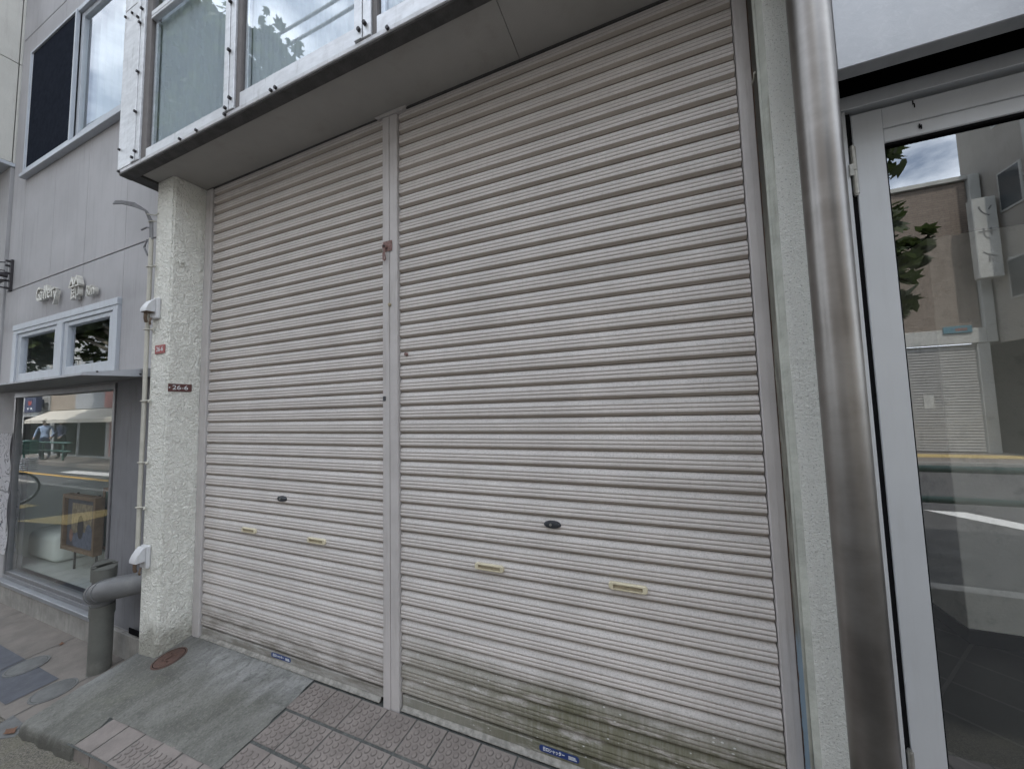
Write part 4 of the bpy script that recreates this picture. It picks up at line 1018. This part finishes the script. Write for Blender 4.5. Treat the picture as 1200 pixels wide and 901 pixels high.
bm = B(); text_bm(bm, 'ソ', .42, (12.36, -13.315, 7.0), (-1, 0, 0), (0, 0, 1), .004, 0); text_bm(bm, 'サ', .42, (12.36, -13.315, 6.3), (-1, 0, 0), (0, 0, 1), .004, 0); text_bm(bm, 'イ', .42, (12.36, -13.315, 5.6), (-1, 0, 0), (0, 0, 1), .004, 0); obj('characters', bm, simple('sign_grey', (.2, .2, .2), .6), vs_)
bm = B(); tube(bm, [(12.9, -12.5, -.3), (12.9, -12.5, 9.5)], [.16, .10], 16)
tag(obj('utility_pole', bm, FARLIGHT, None, 50), 'grey utility pole across the street beside the brick shop', 'utility pole')
bm = B(); tube(bm, [(13.05, -12.6, -.2), (13.0, -12.6, 2.3)], .05, 10, 0); tube(bm, [(13.55, -12.3, -.2), (13.1, -12.3, 1.7)], .05, 10, 1)
tag(obj('leaning_poles', bm, [FARLIGHT, ORANGEP], None, 50), 'grey and orange poles leaning by the garage opening', 'poles')
def guard(y, x0, x1, z0, rails, label, loop):
    t = thing('guard_rail', label, 'guard rail', (x0, y, z0), 'green guard rails along the street')
    for r_ in rails:
        bm = B()
        if loop and r_ == rails[0]: path = [(x0, y, z0-.05), (x0, y, r_-.15), (x0+.03, y, r_-.05), (x0+.12, y, r_), (x1, y, r_)]
        else: path = [(x0, y, r_), (x1, y, r_)]
        tube(bm, path, .038, 12); obj('rail', bm, GREENP, t, 50)
    x = x0+.02
    while x < x1:
        bm = B(); tube(bm, [(x, y, z0-.05), (x, y, rails[0])], .035, 12); obj('post', bm, GREENP, t, 50); x += 2.0
guard(-4.0, 1.5, 11.5, -.35, (.70, .36), 'green pipe guard rail along the near kerb', False)
guard(-12.6, 7.0, 9.9, -.22, (.75, .35), 'green pipe guard rail with rounded end before the brick shop', False)
guard(-5.6, -24.5, -19.8, -.2, (.55, .2), 'short green guard rail before the awning shops', False)

for (x0, x1, h_, c_, nm, lab) in ((-13.8, -5.0, 17.0, (.30, .28, .26), 'dark', 'unseen taupe block added across the street to cut low sky light'), (-4.9, 4.4, 19.0, (.34, .33, .32), 'grey', 'unseen grey block added opposite the shutters to cut low sky light'), (24.1, 44, 13.0, (.33, .30, .27), 'tan', 'unseen tan block added beyond the apartment block to cut low sky light')):  # unseen blocks added to keep low sky light off the shutters
    ob_ = thing('sky_light_blocker', lab, 'building', (x0, -14.2, -.2), 'unseen blocks added to cut low sky light')
    bm = B(); box(bm, x0, x1, -20, -14.2, -.25, h_, .02); obj('wall', bm, simple('added_block_render', c_, .85, 0, .15, 1), ob_)
    for zi in range(int(h_/3.0)-1):
        xx = x0+.8
        while xx < x1-1.8:
            bm = B(); box(bm, xx, xx+1.5, -14.199, -14.17, 3.6+zi*3-.0, 5.1+zi*3); wn = obj('window', bm, FARLIGHT, ob_)  # windows of the added unseen blocks
            bm = B(); box(bm, xx+.07, xx+1.43, -14.169, -14.165, 3.67+zi*3, 5.03+zi*3); obj('pane', bm, GLASS_FAR_OPAQUE, wn); xx += 2.3
    bm = B(); box(bm, x0+.5, x1-.5, -14.199, -14.16, -.2, 2.6); obj('shopfront', bm, GLASS_FAR_OPAQUE, ob_)

# row of awning shops far to the left
SHOPC = [simple('shop_tan', (.40, .33, .26), .8), simple('shop_grey', (.45, .46, .47), .8), simple('shop_pink', (.50, .22, .20), .8), simple('shop_pale', (.5, .5, .48), .8), simple('shop_navy', (.035, .045, .11), .6)]
AWN = simple('striped_cream_awning', (.60, .56, .48), .8, 0, .15, 4)
def far_shop(x0, x1, yf, h, mi, fasz, label, awn=None, dark=False):
    t = thing('far_shop', label, 'shop', (x0, yf, -.2), 'shops down the street')
    bm = B(); holed(bm, x0, x1, -.2, h, yf, yf-6, []); obj('wall', bm, SHOPC[3 if mi != 1 else 1], t)
    bm = B(); box(bm, x0+.05, x1-.05, yf+.001, yf+.12, fasz, fasz+.85, .01); obj('fascia', bm, SHOPC[mi], t)
    bm = B(); box(bm, x0+.3, x1-.3, yf+.001, yf+.02, -.1, fasz-.25); obj('shopfront', bm, BLACK if dark else SHOPC[2 if mi == 2 else 0], t)
    for k in range(2):
        xx = x0+.5+k*(x1-x0-2.2)
        bm = B(); box(bm, xx, xx+1.2, yf+.001, yf+.04, fasz+1.2, fasz+2.4, .01); o = obj('window', bm, FARLIGHT, t)
        bm = B(); box(bm, xx+.07, xx+1.13, yf+.0405, yf+.045, fasz+1.27, fasz+2.33); obj('pane', bm, GLASS_FAR_OPAQUE, o)
    if awn:
        bm = B(); prism(bm, [(x0+.1, yf+.122, fasz-.02), (x0+.1, yf+awn, fasz-.45), (x0+.1, yf+awn, fasz-.6), (x0+.1, yf+.122, fasz-.1)], (x1-x0-.2, 0, 0)); obj('awning', bm, AWN, t)
far_shop(-19.2, -15.2, -6.4, 7.0, 2, 2.0, 'pink fronted shop with a cream awning', 1.0)
far_shop(-22.2, -19.25, -6.5, 6.6, 1, 2.0, 'pale grey shop between pink and tan shops', 0.9, True)
far_shop(-25.2, -22.25, -6.6, 6.8, 0, 2.0, 'tan fascia shop with awning beside the blue sign', .9, True)
far_shop(-29, -25.25, -6.6, 7.5, 3, 2.0, 'pale shop at the far end of the row', None, True)
bm = B(); box(bm, -26.6, -25.3, -6.25, -6.05, 1.95, 2.85, .01, 0)
poly(bm, [(-26.2, -6.045, 2.5), (-25.7, -6.045, 2.5), (-25.8, -6.045, 2.3), (-26.1, -6.045, 2.3)], 1); box(bm, -26.25, -26.05, -6.049, -6.044, 2.08, 2.18, 0, 2); box(bm, -25.85, -25.65, -6.049, -6.044, 2.08, 2.18, 0, 2)
box(bm, -26.0, -25.9, -6.5, -6.26, 2.2, 2.6, 0, 0)
tag(obj('shop_sign', bm, [SHOPC[4], simple('sign_emblem_red', (.4, .06, .05), .6), WHITE_INK]), 'navy projecting sign with red emblem by far shops', 'sign')
ct = thing('green_cart', 'green slatted street cart before the awning shops', 'cart', (-22.6, -5.0, -.2))
bm = B()
for k in range(5): box(bm, -23.2, -22.0, -5.35, -4.75, .1+k*.12, .19+k*.12, .005)
obj('body', bm, GREENP, ct)
for x in (-23.0, -22.2):
    bm = B(); tube(bm, [(x, -4.72, -.02+.16*0), (x, -4.66, -.02)], .17, 16); obj('wheel', bm, BLACK, ct, 40)

# people down the street (only seen mirrored)
def person(x, y, z, turn, shirt, trousers, label, hat):
    SK = simple('skin', (.42, .28, .2), .6)
    me = bpy.data.meshes.new('person')
    J = [(0, 0, .95, .13, -1), (0, 0, 1.2, .14, 0), (0, -.02, 1.42, .13, 1), (0, -.03, 1.52, .055, 2), (0, -.05, 1.66, .095, 3), (0, -.05, 1.74, .07, 4),
         (.20, 0, 1.42, .06, 2), (.27, -.03, 1.15, .048, 6), (.25, -.2, .95, .038, 7), (.24, -.27, .9, .035, 8), (-.20, 0, 1.42, .06, 2), (-.27, -.03, 1.15, .048, 10), (-.25, -.2, .95, .038, 11), (-.24, -.27, .9, .035, 12),
         (.10, 0, .88, .10, 0), (.11, -.03, .48, .07, 14), (.11, .0, .08, .05, 15), (.11, -.12, .04, .042, 16), (-.10, 0, .88, .10, 0), (-.11, .06, .48, .07, 18), (-.11, .1, .08, .05, 19), (-.11, -.02, .04, .042, 20)]
    me.from_pydata([j[:3] for j in J], [(i, j[4]) for i, j in enumerate(J) if j[4] >= 0], [])
    o = bpy.data.objects.new('person', me); COL.objects.link(o)
    sk = o.modifiers.new('skin', 'SKIN'); o.modifiers.new('sub', 'SUBSURF').levels = 1
    for i, j in enumerate(J): me.skin_vertices[0].data[i].radius = (j[3], j[3]*.8); 
    me.skin_vertices[0].data[0].use_root = True
    dg = bpy.context.evaluated_depsgraph_get(); dg.update()
    m2 = bpy.data.meshes.new_from_object(o.evaluated_get(dg)); o.modifiers.clear(); o.data = m2
    m2.materials.clear()
    for mm in (SK, shirt, trousers): m2.materials.append(mm)
    for p in m2.polygons:
        zc = p.center.z; ax = abs(p.center.x); p.use_smooth = True
        p.material_index = 0 if zc > 1.5 or (ax > .2 and zc < 1.0) else (1 if zc > .95 else 2)
    o.location = (x, y, z); o.rotation_euler = (0, 0, turn)
    tag(o, label, 'person')
    bm = B(); bmesh.ops.create_uvsphere(bm, u_segments=14, v_segments=8, radius=.108)
    for v in bm.verts: v.co = Vector((v.co.x, v.co.y-.04, v.co.z*.75+1.74))
    if hat:
        tube(bm, [(0, -.05, 1.735), (0, -.05, 1.75)], [.19, .17], 18)
    h = obj('hat' if hat else 'hair', bm, AWN if hat else BLACK, None, 50); h.parent = o
person(-22.9, -5.75, -.2, 2.2, simple('blue_shirt', (.35, .45, .62), .8), SHOPC[4], 'person in pale blue shirt and straw hat by green cart', True)
person(-21.9, -5.95, -.2, 2.9, SHOPC[4], BLACK, 'person in dark clothes standing behind the green cart', False)

# bicycle on the kerbside strip
bc = thing('bicycle', 'parked city bicycle on the kerbside left of the gallery', 'bicycle', (-9.0, -1.75, -.235))
TYRE = simple('tyre_rubber', (.02, .02, .02), .8); CHROME = simple('bike_chrome', (.6, .6, .6), .25, .9, .1)
zb = hgut(-9, -1.75)
def wheel(xc):
    n = 36; R_ = .33
    bm = B(); tube(bm, [(xc+R_*math.cos(i*6.2832/n), -1.75, zb+.35+R_*math.sin(i*6.2832/n)) for i in range(n+1)], .018, 8, 0, False); wo = obj('wheel', bm, TYRE, bc, 60)
    bm = B(); tube(bm, [(xc+.305*math.cos(i*6.2832/n), -1.75, zb+.35+.305*math.sin(i*6.2832/n)) for i in range(n+1)], .012, 8, 0, False)
    for i in range(18):
        a = i*6.2832/18; tube(bm, [(xc, -1.75, zb+.35), (xc+.3*math.cos(a), -1.75, zb+.35+.3*math.sin(a))], .0025, 4, 0, False)
    cyl(bm, (xc, -1.79, zb+.35), (0, 1, 0), .025, .08, 10); obj('rim', bm, CHROME, wo, 60)
wheel(-8.75); wheel(-9.85)
bm = B(); P_ = lambda x, z: (x, -1.75, zb+z)
for pth in ([P_(-9.85, .35), P_(-9.38, .32), P_(-8.95, .80)], [P_(-9.38, .32), P_(-9.52, .82)], [P_(-9.5, .72), P_(-9.85, .35)], [P_(-9.40, .40), P_(-8.98, .72)], [P_(-8.75, .35), P_(-8.93, .80), P_(-8.99, 1.0)]): tube(bm, pth, .016, 8)
obj('frame', bm, GREENP, bc, 60)
bm = B(); tube(bm, [(-9.15, -2.02, zb+1.04), (-9.0, -1.98, zb+1.02), (-8.98, -1.75, zb+1.0), (-9.0, -1.52, zb+1.02), (-9.15, -1.48, zb+1.04)], .012, 8); obj('handlebar', bm, CHROME, bc, 60)
bm = B(); prism(bm, [(-9.66, -1.83, zb+.86), (-9.66, -1.67, zb+.86), (-9.42, -1.73, zb+.88), (-9.42, -1.77, zb+.88)], (0, 0, .05)); cyl(bm, (-9.52, -1.75, zb+.8), (0, 0, 1), .012, .07, 8); obj('saddle', bm, TYRE, bc, 40)
bm = B()
for k in range(6): frame(bm, -8.80, -8.45, zb+.72+k*.045, zb+.735+k*.045, -1.90, -1.60, .01, 0)
obj('basket', bm, CHROME, bc)

bc.location = (-9.5, -1.44, -.235); bc.rotation_euler = (0, 0, math.radians(-68))

# ------------------------------------------------------------------ street trees (seen mirrored in the glass)
def leaf_mat(name, c):
    g = G(name); n = g.noise(1.3, 5, .6); n2 = g.noise(14, 3)
    col = g.mix(g.ramp(n, .35, .65), tuple(x*.6 for x in c), c); col = g.mix(g.math('MULTIPLY', g.ramp(n2, .5, .7), .4), col, (c[0]*1.6, c[1]*1.35, c[2]))
    g.col(col); g.rough(.55)
    t = g.n.new('ShaderNodeBsdfTranslucent'); g.link(col, t.inputs[0]); mi = g.n.new('ShaderNodeMixShader'); mi.inputs[0].default_value = .4
    g.link(g.b.outputs[0], mi.inputs[1]); g.link(t.outputs[0], mi.inputs[2]); g.link(mi.outputs[0], g.n['Material Output'].inputs['Surface'])
    return g.m
LEAF = leaf_mat('plane_tree_leaf', (.066, .095, .032)); BARK = simple('mottled_bark', (.20, .18, .14), .9, 0, .4, 9, (.1, .09, .07), True, .004, 40)
def street_tree(x, y, blobs, nleaf, size, label, seed, trunk_top):
    rnd = random.Random(seed)
    t = thing('street_tree', label, 'tree', (x, y, -.25), 'street trees along the kerb')
    bm = B(); tt = Vector((x+.1, y, trunk_top))
    tube(bm, [(x, y, -.3), (x+.03, y, trunk_top*.4), tt], [.17, .13, .09], 14)
    for (c, r) in blobs: 
        c = Vector(c); tube(bm, [tt.lerp(Vector((x, y, 0)), .25), tt.lerp(c, .5)+Vector((0, 0, -.15)), c], [.07, .045, .015], 8)
    obj('trunk', bm, BARK, t, 60)
    verts = []; faces = []
    shape = [(0, -.5), (.28, -.38), (.55, -.02), (.30, .02), (.34, .40), (.13, .28), (0, .62), (-.13, .28), (-.34, .40), (-.30, .02), (-.55, -.02), (-.28, -.38)]
    tot = sum(b[1]**2 for b in blobs)
    for c, r in blobs:
        sub = [(Vector(c)+Vector([rnd.gauss(0, 1) for _ in range(3)]).normalized()*r*rnd.uniform(.35, 1), r*rnd.uniform(.16, .34)) for _ in range(16)]
        for _ in range(int(nleaf*r*r/tot)):
            sc, sr = rnd.choice(sub)
            p = sc+Vector([rnd.gauss(0, .55) for _ in range(3)])*sr
            nrm = (Vector((rnd.gauss(0, .7), rnd.gauss(0, .7), 1))).normalized(); a = nrm.orthogonal().normalized(); a.rotate(Matrix.Rotation(rnd.uniform(0, 6.28), 3, nrm)); b = nrm.cross(a)
            s = size*rnd.uniform(.6, 1.25); i0 = len(verts)
            for u, v in shape: verts.append(p+a*u*s+b*v*s+nrm*(-.25*s*(u*u)))
            faces.append(list(range(i0, i0+len(shape))))
    me = bpy.data.meshes.new('crown'); me.from_pydata(verts, [], faces); me.materials.append(LEAF)
    o = bpy.data.objects.new('crown', me); COL.objects.link(o); attach(o, t)
street_tree(5.1, -5.2, [((5.35, -5.2, 3.9), .85), ((5.95, -5.1, 3.2), .6), ((5.0, -5.4, 5.2), 1.0), ((5.75, -5.0, 4.7), .62), ((4.3, -5.0, 4.2), .9)], 3000, .22, 'street tree with large lobed leaves opposite the glass door', 4, 3.0)
street_tree(-7.6, -4.4, [((-7.6, -4.4, 8.4), 1.7), ((-5.0, -4.2, 8.5), 1.0), ((-6.2, -4.2, 9.7), 1.3), ((-7.4, -4.4, 11.0), 1.4), ((-8.7, -4.7, 11.9), 1.3), ((-8.8, -4.5, 9.8), 1.4), ((-9.0, -4.5, 8.0), 1.4), ((-6.5, -4.3, 7.5), 1.3), ((-8.2, -4.6, 6.4), 1.2)], 11000, .24, 'tall street tree with dense crown left of the shop', 8, 6.0)
street_tree(-11.3, -4.4, [((-14.4, -4.2, 4.8), 1.2), ((-13.6, -4.0, 5.6), 1.0), ((-16.6, -4.2, 5.4), 1.5), ((-15.2, -4.3, 6.6), 1.3), ((-17.8, -4.0, 4.6), 1.3), ((-19.0, -4.1, 5.6), 1.2), ((-12.2, -4.4, 6.4), 1.1)], 6500, .25, 'spreading lower street tree further along the left kerb', 12, 4.0)
# overhead lines
for i, (z, r_) in enumerate(((11.45, .035), (11.0, .035), (10.35, .035), (9.95, .022), (13.2, .012))):
    bm = B(); tube(bm, [(25, -5, z+.9), (8, -5, z+.25), (-4, -5, z), (-14, -5, z+.15), (-30, -5, z+.9)], r_, 6)
    tag(obj('overhead_line', bm, CABLE, None, 60), 'overhead cable running along the street above the kerb', 'cable', 'overhead cables along the street')
